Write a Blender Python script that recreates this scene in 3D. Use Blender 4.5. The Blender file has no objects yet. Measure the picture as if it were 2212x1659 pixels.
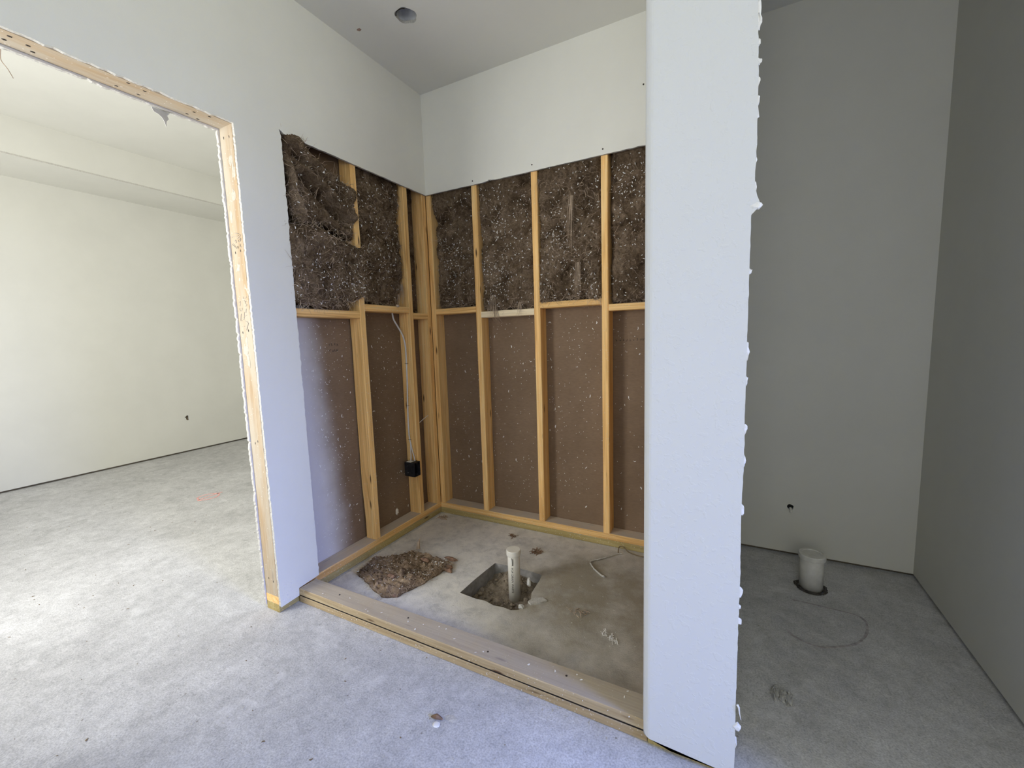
import bpy, bmesh, math, random
import numpy as np
from mathutils import Vector, Matrix, noise as mnoise

random.seed(7)
RNG = np.random.default_rng(11)
scene = bpy.context.scene
COL = scene.collection

# ------------------------------------------------------------------ camera
def make_camera():
    yaw, pitch, roll = .4847, -.1116, -.0312
    f = Vector((-math.sin(yaw)*math.cos(pitch), math.cos(yaw)*math.cos(pitch), math.sin(pitch)))
    rt = Vector((math.cos(yaw), math.sin(yaw), 0)); up = rt.cross(f)
    r2 = rt*math.cos(roll)+up*math.sin(roll); u2 = -rt*math.sin(roll)+up*math.cos(roll)
    cd = bpy.data.cameras.new('camera'); co = bpy.data.objects.new('camera', cd); COL.objects.link(co)
    m = Matrix((r2, u2, -f)).transposed().to_4x4()
    m.translation = Vector((1.7952, -2.2844, 1.2236)); co.matrix_world = m
    cd.sensor_fit = 'HORIZONTAL'; cd.sensor_width = 36; cd.lens = 907.88/2212*36
    cd.clip_start = .02; cd.clip_end = 100
    scene.camera = co
make_camera()

# ------------------------------------------------------------------ world, daylight, exposure
w = bpy.data.worlds.new('sky'); scene.world = w; w.use_nodes = True
w.node_tree.nodes['Background'].inputs[0].default_value = (.62, .78, 1.0, 1)
w.node_tree.nodes['Background'].inputs[1].default_value = .6

def area(name, loc, look, sx, sy, power, color):
    d = bpy.data.lights.new(name, 'AREA'); d.shape = 'RECTANGLE'; d.size = sx; d.size_y = sy
    d.energy = power; d.color = color
    o = bpy.data.objects.new(name, d); COL.objects.link(o); o.location = loc
    o.rotation_euler = (Vector(look)-Vector(loc)).to_track_quat('-Z', 'Y').to_euler()
    return o
# daylight in the two window openings (bathroom window on the right, bedroom window behind the doorway), then two added fills
area('bath_window_sky', (4.42, -1.74, 1.55), (0, -1.72, -2.2), .72, 1.25, 53, (.11, .25, 1.0)).data.spread = math.radians(98)
area('bath_window_ground', (4.41, -1.95, 1.55), (0, -1.95, 3.0), 1.2, 1.25, 35, (1.0, 1.0, .82))
area('bedroom_window_daylight', (-1.05, -2.74, 1.40), (-1.05, 0, 2.3), 1.4, 1.9, 91, (1.0, .99, .97))
area('rear_fill_light', (2.0, -4.12, 1.75), (1.5, 0, 1.5), 1.3, 1.2, 21, (1.0, .99, .90))  # unseen rear light, added as fill for the shower and divider
area('bedroom_side_fill', (-3.1, -2.74, 1.15), (-3.1, 0, 2.9), 1.1, 1.5, 20, (1.0, .99, .97))  # added light that brightens the tray soffit

vs = scene.view_settings
vs.view_transform = 'Standard'; vs.look = 'None'; vs.exposure = 0.0; vs.gamma = 1.0
vs.use_curve_mapping = False
try:
    scene.cycles.max_bounces = 5; scene.cycles.diffuse_bounces = 5; scene.cycles.glossy_bounces = 2; scene.cycles.transmission_bounces = 0
    scene.cycles.use_adaptive_sampling = True; scene.cycles.adaptive_threshold = .1
    scene.cycles.use_denoising = True
    scene.cycles.sample_clamp_indirect = 6
except Exception: pass

# ------------------------------------------------------------------ dimensions (metres)
E = .0127                      # drywall thickness
H = 2.766; CUT = 2.154; HEAD = 2.1117
YC = -.9966; YJ = -1.2012; YD2 = -2.13
XC0 = 1.5834; XC1 = 1.8258; YCOL = -1.1219
XR = 2.60; YA = .312; XFAR = -3.84

# ------------------------------------------------------------------ material helpers
def mat(name):
    m = bpy.data.materials.new(name); m.use_nodes = True
    nt = m.node_tree; b = nt.nodes['Principled BSDF']
    b.inputs['Specular IOR Level'].default_value = .25
    return m, nt, b
def N(nt, t, **kw):
    n = nt.nodes.new(t)
    for k, v in kw.items():
        if k in n.inputs: n.inputs[k].default_value = v
        else: setattr(n, k, v)
    return n
def L(nt, a, b): nt.links.new(a, b)
def coords(nt, kind='Object', scale=(1, 1, 1)):
    if kind == 'grain':
        a = N(nt, 'ShaderNodeAttribute', attribute_name='grain'); src = a.outputs['Vector']
    else:
        a = N(nt, 'ShaderNodeTexCoord'); src = a.outputs[kind]
    m = N(nt, 'ShaderNodeMapping'); m.inputs['Scale'].default_value = scale
    L(nt, src, m.inputs['Vector']); return m.outputs['Vector']
def noise(nt, vec, scale, detail=4, rough=.55, dist=0):
    n = N(nt, 'ShaderNodeTexNoise'); n.inputs['Scale'].default_value = scale
    n.inputs['Detail'].default_value = detail; n.inputs['Roughness'].default_value = rough
    n.inputs['Distortion'].default_value = dist
    L(nt, vec, n.inputs['Vector']); return n.outputs['Fac']
def ramp(nt, fac, stops):
    r = N(nt, 'ShaderNodeValToRGB'); e = r.color_ramp.elements
    while len(e) > 1: e.remove(e[-1])
    e[0].position = stops[0][0]; e[0].color = (*stops[0][1], 1) if len(stops[0][1]) == 3 else stops[0][1]
    for p, c in stops[1:]:
        x = e.new(p); x.color = (*c, 1) if len(c) == 3 else c
    L(nt, fac, r.inputs['Fac']); return r.outputs['Color']
def mixc(nt, fac, a, b, mode='MIX'):
    m = N(nt, 'ShaderNodeMix', data_type='RGBA', blend_type=mode)
    for s, v in ((0, fac), (6, a), (7, b)):
        if hasattr(v, 'is_linked') or hasattr(v, 'links'): L(nt, v, m.inputs[s])
        elif isinstance(v, (int, float)): m.inputs[s].default_value = v
        else: m.inputs[s].default_value = (*v, 1)
    return m.outputs[2]
def bump(nt, b, h, strength, dist=.01):
    n = N(nt, 'ShaderNodeBump'); n.inputs['Strength'].default_value = strength
    n.inputs['Distance'].default_value = dist
    L(nt, h, n.inputs['Height']); L(nt, n.outputs['Normal'], b.inputs['Normal'])
def g(v): return (v, v, v)

def paint_mat(name, col, var=.03, knock=0.0, peel=.08):
    m, nt, b = mat(name); c = coords(nt)
    n1 = noise(nt, c, 2.2, 5, .6)
    a = tuple(x*(1-var) for x in col); d = tuple(min(1, x*(1+var)) for x in col)
    L(nt, ramp(nt, n1, [(.3, a), (.7, d)]), b.inputs['Base Color'])
    b.inputs['Roughness'].default_value = .75
    if knock:
        k = noise(nt, c, 55, 3, .5, .5)
        kk = ramp(nt, k, [(.57, g(0)), (.62, g(1)), (.70, g(1)), (.78, g(.8))])
        bump(nt, b, kk, knock, .0016)
    else:
        bump(nt, b, noise(nt, c, 260, 2, .5), peel, .002)
    return m
M = {}
M['paint'] = paint_mat('wall_paint', (.79, .785, .715))
M['paint_cool'] = paint_mat('column_paint', (.68, .69, .675), .01, .22)
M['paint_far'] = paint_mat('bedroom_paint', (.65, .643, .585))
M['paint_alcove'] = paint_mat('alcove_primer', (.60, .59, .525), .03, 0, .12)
M['ceil'] = paint_mat('ceiling_paint', (.74, .735, .67), .02, 0, .15)

def simple(name, col, rough=.6, var=.12, scale=40, metal=0, bmp=0, spec=.25):
    m, nt, b = mat(name); c = coords(nt); n1 = noise(nt, c, scale, 4)
    L(nt, ramp(nt, n1, [(.3, tuple(x*(1-var) for x in col)), (.7, tuple(min(1, x*(1+var)) for x in col))]), b.inputs['Base Color'])
    b.inputs['Roughness'].default_value = rough; b.inputs['Metallic'].default_value = metal
    b.inputs['Specular IOR Level'].default_value = spec
    if bmp: bump(nt, b, n1, bmp, .004)
    return m
M['gyp'] = simple('gypsum_edge', (.50, .485, .44), .9, .22, 180, bmp=.4)
M['plaster'] = simple('dried_plaster', (.80, .79, .75), .8, .06, 60)
M['pvc'] = simple('pvc_white', (.74, .71, .62), .35, .05, 30, spec=.5)
M['pvc_dusty'] = simple('pvc_dusty', (.60, .585, .53), .6, .10, 35)
M['black_plastic'] = simple('black_plastic', (.018, .019, .024), .55, .5, 60)
M['cable'] = simple('cable_jacket', (.66, .66, .66), .45, .05, 50)
M['metal'] = simple('galvanised', (.45, .46, .46), .35, .15, 20, metal=.85)
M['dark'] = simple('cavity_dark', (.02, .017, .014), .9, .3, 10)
M['ink'] = simple('ink', (.035, .033, .03), .8, .2, 20)
M['pencil'] = simple('pencil', (.42, .37, .30), .8, .2, 40)
M['rust'] = simple('old_nail', (.05, .04, .035), .6, .2, 50)
M['red_chalk'] = simple('red_marker', (.74, .40, .36), .9, .25, 60)
M['dark_marker'] = simple('dark_marker', (.36, .335, .33), .9, .3, 60)
M['bark'] = simple('twig', (.20, .15, .09), .9, .3, 40)

def wood_mat(name, c0, c1, c2, dust=(.50, .47, .42), dustamt=.85, speck=.5, weather=None):
    m, nt, b = mat(name)
    v = coords(nt, 'grain', (1.3, 34, 34)); vf = coords(nt, 'grain', (5, 190, 190)); vk = coords(nt, 'grain', (4.6, 22, 22))
    vs_ = coords(nt, 'grain', (1, 1, 1))
    n1 = noise(nt, v, 1, 4, .55, 1.2)
    col = ramp(nt, n1, [(.28, c0), (.48, c1), (.72, c2)])
    n2 = noise(nt, vf, 1, 3, .6)
    col = mixc(nt, .35, col, ramp(nt, n2, [(.3, g(.45)), (.62, g(1.15))]), 'MULTIPLY')
    oi = N(nt, 'ShaderNodeObjectInfo')
    col = mixc(nt, .6, col, ramp(nt, oi.outputs['Random'], [(0, (.86, .84, .80)), (1, (1.08, 1.06, 1.03))]), 'MULTIPLY')
    # knots
    vo = N(nt, 'ShaderNodeTexVoronoi'); vo.inputs['Scale'].default_value = 1.0; L(nt, vk, vo.inputs['Vector'])
    kn = ramp(nt, vo.outputs['Distance'], [(.0, g(1)), (.07, g(.9)), (.16, g(0))])
    sep = N(nt, 'ShaderNodeSeparateColor'); L(nt, vo.outputs['Color'], sep.inputs[0])
    sel = ramp(nt, sep.outputs[0], [(.40, g(0)), (.44, g(1))])
    kk = N(nt, 'ShaderNodeMath', operation='MULTIPLY'); L(nt, kn, kk.inputs[0]); L(nt, sel, kk.inputs[1])
    col = mixc(nt, kk.outputs[0], col, (.085, .04, .018))
    if weather:
        nw = noise(nt, coords(nt, 'grain', (2.5, 14, 14)), 1, 5, .65)
        col = mixc(nt, ramp(nt, nw, [(.35, g(.1)), (.6, g(.85))]), col, weather)
    # plaster specks
    vp = N(nt, 'ShaderNodeTexVoronoi'); vp.inputs['Scale'].default_value = 95; L(nt, vs_, vp.inputs['Vector'])
    sp = N(nt, 'ShaderNodeSeparateColor'); L(nt, vp.outputs['Color'], sp.inputs[0])
    s1 = ramp(nt, vp.outputs['Distance'], [(.16, g(1)), (.22, g(0))]); s2 = ramp(nt, sp.outputs[1], [(.78, g(0)), (.8, g(1))])
    sm = N(nt, 'ShaderNodeMath', operation='MULTIPLY'); L(nt, s1, sm.inputs[0]); L(nt, s2, sm.inputs[1])
    sm2 = N(nt, 'ShaderNodeMath', operation='MULTIPLY'); L(nt, sm.outputs[0], sm2.inputs[0]); sm2.inputs[1].default_value = speck
    col = mixc(nt, sm2.outputs[0], col, (.78, .76, .70))
    # settled dust on the upward faces
    ge = N(nt, 'ShaderNodeNewGeometry'); sz = N(nt, 'ShaderNodeSeparateXYZ'); L(nt, ge.outputs['Normal'], sz.inputs[0])
    nd = noise(nt, vs_, 14, 4, .6)
    dn = N(nt, 'ShaderNodeMath', operation='MULTIPLY'); L(nt, ramp(nt, sz.outputs['Z'], [(.7, g(0)), (.95, g(dustamt))]), dn.inputs[0])
    L(nt, ramp(nt, nd, [(.2, g(.7)), (.55, g(1))]), dn.inputs[1])
    col = mixc(nt, dn.outputs[0], col, dust)
    L(nt, col, b.inputs['Base Color']); b.inputs['Roughness'].default_value = .8
    bump(nt, b, n2, .25, .002)
    return m
M['pine'] = wood_mat('pine_stud', (.68, .375, .125), (.91, .575, .23), (.97, .70, .335))
M['pine_pale'] = wood_mat('pale_pine_block', (.82, .65, .40), (.88, .74, .50), (.92, .80, .58), speck=.3)
M['jamb'] = wood_mat('jamb_pine', (.37, .24, .12), (.42, .30, .17), (.45, .35, .235), speck=.5, weather=(.45, .40, .315))
M['treated'] = wood_mat('treated_plate', (.34, .265, .10), (.43, .34, .14), (.50, .41, .19))
M['curb'] = wood_mat('curb_board', (.33, .24, .13), (.45, .345, .20), (.54, .44, .28), dust=(.46, .43, .39), dustamt=.55, speck=.4)
M['shade_plate'] = wood_mat('shaded_plate', (.10, .085, .06), (.14, .12, .09), (.18, .155, .12), speck=.2)  # shade of the gap under the drywall put into darker wood

def paper_mat(name='brown_paper', overspray=False):
    m, nt, b = mat(name); c = coords(nt)
    n1 = noise(nt, c, 3, 5, .6); n2 = noise(nt, coords(nt, 'Object', (40, 40, 260)), 1, 3, .6)
    col = ramp(nt, n1, [(.3, (.185, .125, .078)), (.7, (.235, .162, .104))])
    col = mixc(nt, .5, col, ramp(nt, n2, [(.3, g(.8)), (.7, g(1.2))]), 'MULTIPLY')
    vp = N(nt, 'ShaderNodeTexVoronoi'); vp.inputs['Scale'].default_value = 120; L(nt, c, vp.inputs['Vector'])
    sp = N(nt, 'ShaderNodeSeparateColor'); L(nt, vp.outputs['Color'], sp.inputs[0])
    s1 = ramp(nt, vp.outputs['Distance'], [(.12, g(1)), (.2, g(0))]); s2 = ramp(nt, sp.outputs[1], [(.9, g(0)), (.92, g(.7))])
    sm = N(nt, 'ShaderNodeMath', operation='MULTIPLY'); L(nt, s1, sm.inputs[0]); L(nt, s2, sm.inputs[1])
    col = mixc(nt, sm.outputs[0], col, (.62, .58, .52))
    if overspray:      # a band of white paint overspray beside the cut drywall edge, drifting wider towards the floor
        ge = N(nt, 'ShaderNodeNewGeometry'); sx = N(nt, 'ShaderNodeSeparateXYZ'); L(nt, ge.outputs['Position'], sx.inputs[0])
        nz = noise(nt, c, 5, 4, .6)
        e1 = N(nt, 'ShaderNodeMath', operation='MULTIPLY_ADD'); L(nt, sx.outputs['Z'], e1.inputs[0]); e1.inputs[1].default_value = .085; L(nt, sx.outputs['Y'], e1.inputs[2])
        e2 = N(nt, 'ShaderNodeMath', operation='MULTIPLY_ADD'); L(nt, nz, e2.inputs[0]); e2.inputs[1].default_value = .10; L(nt, e1.outputs[0], e2.inputs[2])
        mr = N(nt, 'ShaderNodeMapRange', interpolation_type='SMOOTHSTEP'); L(nt, e2.outputs[0], mr.inputs['Value'])
        mr.inputs['From Min'].default_value = -.80; mr.inputs['From Max'].default_value = -.60; mr.inputs['To Min'].default_value = .92; mr.inputs['To Max'].default_value = 0
        col = mixc(nt, mr.outputs[0], col, (.72, .70, .68))
    L(nt, col, b.inputs['Base Color']); b.inputs['Roughness'].default_value = .85
    return m
M['paper'] = paper_mat(); M['paper_spray'] = paper_mat('brown_paper_oversprayed', True)

def insul_mat(name='mineral_wool', k=1.0):
    m, nt, b = mat(name); c = coords(nt)
    n1 = noise(nt, c, 7, 6, .65, .6); n2 = noise(nt, c, 90, 4, .7, 1.5); n3 = noise(nt, coords(nt, 'Object', (60, 60, 18)), 6, 3, .7, 2.0)
    col = ramp(nt, n1, [(.30, (.075*k, .050*k, .030*k)), (.50, (.225*k, .160*k, .104*k)), (.70, (.43*k, .325*k, .225*k))])
    col = mixc(nt, .75, col, ramp(nt, n2, [(.30, g(.35)), (.55, g(1.0)), (.72, g(1.6))]), 'MULTIPLY')
    L(nt, col, b.inputs['Base Color']); b.inputs['Roughness'].default_value = 1.0
    b.inputs['Specular IOR Level'].default_value = 0
    ad = N(nt, 'ShaderNodeMath', operation='ADD'); L(nt, n2, ad.inputs[0]); L(nt, n3, ad.inputs[1])
    bump(nt, b, ad.outputs[0], .9, .008)
    return m
M['insul'] = insul_mat()
M['insul_dusty'] = insul_mat('dusty_wool', 1.7)
M['fibre'] = simple('wool_fibre', (.46, .36, .265), 1.0, .45, 9, spec=0)

def concrete_mat():
    m, nt, b = mat('concrete_slab'); c = coords(nt)
    n1 = noise(nt, c, 1.6, 6, .62, .3); n2 = noise(nt, c, 14, 5, .65, .4); n3 = noise(nt, c, 180, 3, .6)
    col = ramp(nt, n1, [(.30, (.43, .425, .415)), (.52, (.505, .50, .49)), (.72, (.575, .57, .56))])
    col = mixc(nt, .55, col, ramp(nt, n2, [(.30, g(.72)), (.52, g(1.0)), (.72, g(1.16))]), 'MULTIPLY')
    col = mixc(nt, .75, col, ramp(nt, n3, [(.32, g(.68)), (.5, g(1.0)), (.66, g(1.22))]), 'MULTIPLY')
    # worn plaster smears
    ns = noise(nt, coords(nt, 'Object', (1, 1.4, 1)), 9, 7, .68, .5)
    col = mixc(nt, ramp(nt, ns, [(.56, g(0)), (.63, g(.30)), (.75, g(.55))]), col, (.66, .655, .645))
    nm = noise(nt, c, 45, 5, .7, .6)
    col = mixc(nt, .35, col, ramp(nt, nm, [(.33, g(.62)), (.5, g(1.0)), (.68, g(1.25))]), 'MULTIPLY')
    # small dark pits and specks
    vp = N(nt, 'ShaderNodeTexVoronoi'); vp.inputs['Scale'].default_value = 24; L(nt, c, vp.inputs['Vector'])
    sp = N(nt, 'ShaderNodeSeparateColor'); L(nt, vp.outputs['Color'], sp.inputs[0])
    s1 = ramp(nt, vp.outputs['Distance'], [(.05, g(1)), (.10, g(0))]); s2 = ramp(nt, sp.outputs[1], [(.86, g(0)), (.88, g(.8))])
    sm = N(nt, 'ShaderNodeMath', operation='MULTIPLY'); L(nt, s1, sm.inputs[0]); L(nt, s2, sm.inputs[1])
    col = mixc(nt, sm.outputs[0], col, (.22, .20, .17))
    # paler tone mixed over the slab within the shower bay
    gd = N(nt, 'ShaderNodeNewGeometry'); sd = N(nt, 'ShaderNodeSeparateXYZ'); L(nt, gd.outputs['Position'], sd.inputs[0])
    d1 = ramp(nt, sd.outputs['X'], [(0, g(0)), (.005, g(1))])
    my = N(nt, 'ShaderNodeMapRange'); L(nt, sd.outputs['Y'], my.inputs['Value']); my.inputs['From Min'].default_value = -1.09; my.inputs['From Max'].default_value = -1.06
    mx = N(nt, 'ShaderNodeMapRange'); L(nt, sd.outputs['X'], mx.inputs['Value']); mx.inputs['From Min'].default_value = 1.60; mx.inputs['From Max'].default_value = 1.58
    da = N(nt, 'ShaderNodeMath', operation='MULTIPLY'); L(nt, my.outputs[0], da.inputs[0]); L(nt, mx.outputs[0], da.inputs[1])
    db = N(nt, 'ShaderNodeMath', operation='MULTIPLY'); L(nt, da.outputs[0], db.inputs[0]); L(nt, d1, db.inputs[1])
    dc = N(nt, 'ShaderNodeMath', operation='MULTIPLY'); L(nt, db.outputs[0], dc.inputs[0]); L(nt, ramp(nt, n2, [(.28, g(.15)), (.62, g(.8))]), dc.inputs[1])
    col = mixc(nt, dc.outputs[0], col, (.76, .735, .68))
    # brown soil stain on the shower slab, with the divider's shadow painted into it
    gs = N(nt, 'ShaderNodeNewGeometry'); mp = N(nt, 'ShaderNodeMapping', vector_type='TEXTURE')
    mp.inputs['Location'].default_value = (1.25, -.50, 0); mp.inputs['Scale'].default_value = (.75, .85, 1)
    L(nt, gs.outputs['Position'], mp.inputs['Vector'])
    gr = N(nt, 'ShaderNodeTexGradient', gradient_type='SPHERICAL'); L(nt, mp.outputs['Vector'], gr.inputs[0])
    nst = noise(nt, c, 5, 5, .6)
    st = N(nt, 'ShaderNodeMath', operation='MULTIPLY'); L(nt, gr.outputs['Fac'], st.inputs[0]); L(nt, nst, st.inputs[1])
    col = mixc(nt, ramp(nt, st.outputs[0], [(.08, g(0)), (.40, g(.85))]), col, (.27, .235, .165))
    L(nt, col, b.inputs['Base Color']); b.inputs['Roughness'].default_value = .85
    ad = N(nt, 'ShaderNodeMath', operation='ADD'); L(nt, n2, ad.inputs[0]); L(nt, n3, ad.inputs[1])
    bump(nt, b, ad.outputs[0], .35, .004)
    return m
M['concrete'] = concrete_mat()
M['conc_cut'] = simple('slab_edge', (.26, .25, .235), .9, .25, 30, bmp=.4)
def dirt_mat():
    m, nt, b = mat('sandy_soil'); c = coords(nt)
    n1 = noise(nt, c, 22, 6, .7); n2 = noise(nt, c, 200, 3, .7)
    col = ramp(nt, n1, [(.3, (.13, .105, .075)), (.55, (.26, .215, .16)), (.75, (.37, .32, .25))])
    col = mixc(nt, .6, col, ramp(nt, n2, [(.3, g(.5)), (.65, g(1.35))]), 'MULTIPLY')
    L(nt, col, b.inputs['Base Color']); b.inputs['Roughness'].default_value = 1
    bump(nt, b, n2, .6, .004); return m
M['dirt'] = dirt_mat()

# ------------------------------------------------------------------ object helpers
def tag(o, label=None, cat=None, group=None, kind=None):
    if label: o['label'] = label
    if cat: o['category'] = cat
    if group: o['group'] = group
    if kind: o['kind'] = kind
    return o
def link(name, me, parent=None, origin=(0, 0, 0)):
    o = bpy.data.objects.new(name, me); COL.objects.link(o)
    if parent:
        o.parent = parent
        o.location = Vector(origin)-world_loc(parent)
    else: o.location = origin
    return o
def world_loc(o):
    v = Vector(o.location)
    while o.parent: o = o.parent; v = v+Vector(o.location)
    return v
def empty(name, loc):
    o = bpy.data.objects.new(name, None); COL.objects.link(o); o.location = loc; o.empty_display_size = .05
    return o
def mesh(name, verts, faces, mats, parent=None, smooth=False, origin=None, idx=None):
    vs_ = np.asarray(verts, float).reshape(-1, 3)
    if origin is None:
        if len(vs_): origin = ((vs_[:, 0].min()+vs_[:, 0].max())/2, (vs_[:, 1].min()+vs_[:, 1].max())/2, vs_[:, 2].min())
        else: origin = (0, 0, 0)
    me = bpy.data.meshes.new(name)
    me.from_pydata((vs_-np.array(origin)).tolist(), [], [list(map(int, f)) for f in faces])
    for mm in (mats if isinstance(mats, (list, tuple)) else [mats]): me.materials.append(mm)
    if idx is not None: me.polygons.foreach_set('material_index', np.asarray(idx, np.int32))
    if smooth: me.polygons.foreach_set('use_smooth', np.ones(len(me.polygons), bool))
    me.validate(); me.update()
    return link(name, me, parent, origin)
def from_bm(name, bm, mats, parent=None, smooth=False, origin=None):
    bmesh.ops.recalc_face_normals(bm, faces=bm.faces)
    co = np.array([v.co[:] for v in bm.verts])
    if origin is None: origin = ((co[:, 0].min()+co[:, 0].max())/2, (co[:, 1].min()+co[:, 1].max())/2, co[:, 2].min())
    bmesh.ops.translate(bm, verts=bm.verts, vec=-Vector(origin))
    me = bpy.data.meshes.new(name); bm.to_mesh(me); bm.free()
    for mm in (mats if isinstance(mats, (list, tuple)) else [mats]): me.materials.append(mm)
    if smooth: me.polygons.foreach_set('use_smooth', np.ones(len(me.polygons), bool))
    return link(name, me, parent, origin)

def sheet(name, loop, axis, a0, a1, mats, parent=None, holes=(), paintdir=None, idx_fn=None):
    """flat sheet: 2-D loop (and holes) filled, given thickness a0..a1 along axis. loops in the other two axes (order kept)."""
    bm = bmesh.new()
    def P(p, a):
        if axis == 0: return Vector((a, p[0], p[1]))
        if axis == 1: return Vector((p[0], a, p[1]))
        return Vector((p[0], p[1], a))
    edges = []
    for lp in [loop]+list(holes):
        vsn = [bm.verts.new(P(p, a0)) for p in lp]
        for i in range(len(vsn)): edges.append(bm.edges.new((vsn[i], vsn[(i+1) % len(vsn)])))
    bmesh.ops.triangle_fill(bm, edges=edges, use_beauty=True, use_dissolve=False)
    fs = list(bm.faces)
    r = bmesh.ops.extrude_face_region(bm, geom=fs)
    vv = [x for x in r['geom'] if isinstance(x, bmesh.types.BMVert)]
    d = [0, 0, 0]; d[axis] = a1-a0
    bmesh.ops.translate(bm, verts=vv, vec=d)
    bmesh.ops.recalc_face_normals(bm, faces=bm.faces)
    for f in bm.faces:
        n = f.normal
        if abs(n[axis]) < .7: f.material_index = 1 if len(mats) > 1 else 0
        elif idx_fn: f.material_index = idx_fn(n)
    return from_bm(name, bm, mats, parent)

def rag(p, q, step=.012, amp=.0015, seed=0, burr=0):
    """ragged cut line from p to q in 2-D (p included, q excluded)"""
    rr = random.Random(seed); p = Vector(p); q = Vector(q); n = max(2, int((q-p).length/step)); t = (q-p).normalized(); nn = Vector((-t.y, t.x))
    out = []
    for i in range(n):
        k = 0 if i == 0 else rr.gauss(0, amp)
        if burr and rr.random() < .04: k += burr*rr.uniform(.4, 1)
        out.append(tuple(p+(q-p)*(i/n)+nn*k))
    return out

def board(name, lo, hi, axis, m, parent=None, wob=.0012, seg=None, seed=None, bow=0, wane=None):
    """sawn board with eased edges, slight wobble along the length and a 'grain' attribute along its length"""
    lo = np.array(lo, float); hi = np.array(hi, float); Lh = hi[axis]-lo[axis]
    seg = seg or max(2, min(40, int(Lh/.07)))
    o1, o2 = [a for a in range(3) if a != axis]
    r = min(.003, (hi[o1]-lo[o1])*.2, (hi[o2]-lo[o2])*.2)
    x0, x1, y0, y1 = lo[o1], hi[o1], lo[o2], hi[o2]
    prof = [(x0+r, y0), (x1-r, y0), (x1, y0+r), (x1, y1-r), (x1-r, y1), (x0+r, y1), (x0, y1-r), (x0, y0+r)]
    rr = random.Random(seed if seed is not None else hash((name, round(lo[0], 3), round(lo[1], 3), round(lo[2], 3))) & 0xffff)
    ph = rr.random()*100
    V = []; F = []; G = []
    for i in range(seg+1):
        t = lo[axis]+Lh*i/seg
        for k, (a, b_) in enumerate(prof):
            w1 = mnoise.noise(Vector((t*3.1, ph+k//2*3.7, 0)))*wob if 0 < i < seg else 0
            w2 = mnoise.noise(Vector((t*3.1, ph+k//2*3.7, 9)))*wob if 0 < i < seg else 0
            v = [0, 0, 0]; v[axis] = t; v[o1] = a+w1; v[o2] = b_+w2
            if wane: v = wane(v, k)
            V.append(v); G.append((t+ph, a-x0+ph*.37, b_-y0+ph*.11))
    for i in range(seg):
        for k in range(8):
            a = i*8+k; b_ = i*8+(k+1) % 8; F.append((a, b_, b_+8, a+8))
    F.append(tuple(range(7, -1, -1))); F.append(tuple(seg*8+k for k in range(8)))
    o = mesh(name, V, F, m, parent)
    bm = bmesh.new(); bm.from_mesh(o.data); bmesh.ops.recalc_face_normals(bm, faces=bm.faces); bm.to_mesh(o.data); bm.free()
    at = o.data.attributes.new('grain', 'FLOAT_VECTOR', 'POINT'); at.data.foreach_set('vector', np.array(G).ravel())
    return o

def tube_geo(pts, rad, n=8, caps=True):
    pts = [Vector(p) for p in pts]; V = []; F = []
    for i, p in enumerate(pts):
        t = (pts[min(i+1, len(pts)-1)]-pts[max(i-1, 0)]).normalized()
        a = t.cross(Vector((.13, .31, .94)));
        if a.length < .05: a = t.cross(Vector((1, 0, 0)))
        a.normalize(); b_ = t.cross(a)
        r = rad(i/(len(pts)-1)) if callable(rad) else rad
        for k in range(n):
            an = 2*math.pi*k/n; V.append(p+a*math.cos(an)*r+b_*math.sin(an)*r)
    for i in range(len(pts)-1):
        for k in range(n):
            x = i*n+k; y = i*n+(k+1) % n; F.append((x, y, y+n, x+n))
    if caps: F.append(tuple(range(n-1, -1, -1))); F.append(tuple((len(pts)-1)*n+k for k in range(n)))
    return V, F
def smoothpath(pts, n=6):
    P = [Vector(p) for p in pts]; out = []
    for i in range(len(P)-1):
        p0 = P[max(i-1, 0)]; p1 = P[i]; p2 = P[i+1]; p3 = P[min(i+2, len(P)-1)]
        for k in range(n):
            t = k/n
            out.append(.5*((2*p1)+(-p0+p2)*t+(2*p0-5*p1+4*p2-p3)*t*t+(-p0+3*p1-3*p2+p3)*t**3))
    out.append(P[-1]); return out
class MB:
    def __init__(s): s.v = []; s.f = []
    def add(s, V, F):
        k = len(s.v); s.v += [tuple(x) for x in V]; s.f += [tuple(i+k for i in f) for f in F]; return s
    def tube(s, pts, r, n=6): return s.add(*tube_geo(pts, r, n))
    def box(s, lo, hi):
        x0, y0, z0 = lo; x1, y1, z1 = hi
        return s.add([(x0, y0, z0), (x1, y0, z0), (x1, y1, z0), (x0, y1, z0), (x0, y0, z1), (x1, y0, z1), (x1, y1, z1), (x0, y1, z1)],
                     [(3, 2, 1, 0), (4, 5, 6, 7), (0, 1, 5, 4), (1, 2, 6, 5), (2, 3, 7, 6), (3, 0, 4, 7)])
    def lathe(s, c, prof, n=32):
        V = []; F = []
        for r, z in prof:
            for k in range(n): V.append((c[0]+r*math.cos(2*math.pi*k/n), c[1]+r*math.sin(2*math.pi*k/n), c[2]+z))
        for i in range(len(prof)-1):
            for k in range(n):
                a = i*n+k; b_ = i*n+(k+1) % n; F.append((a, b_, b_+n, a+n))
        return s.add(V, F)
    def build(s, name, m, parent=None, smooth=False, origin=None): return mesh(name, s.v, s.f, m, parent, smooth, origin)

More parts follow.
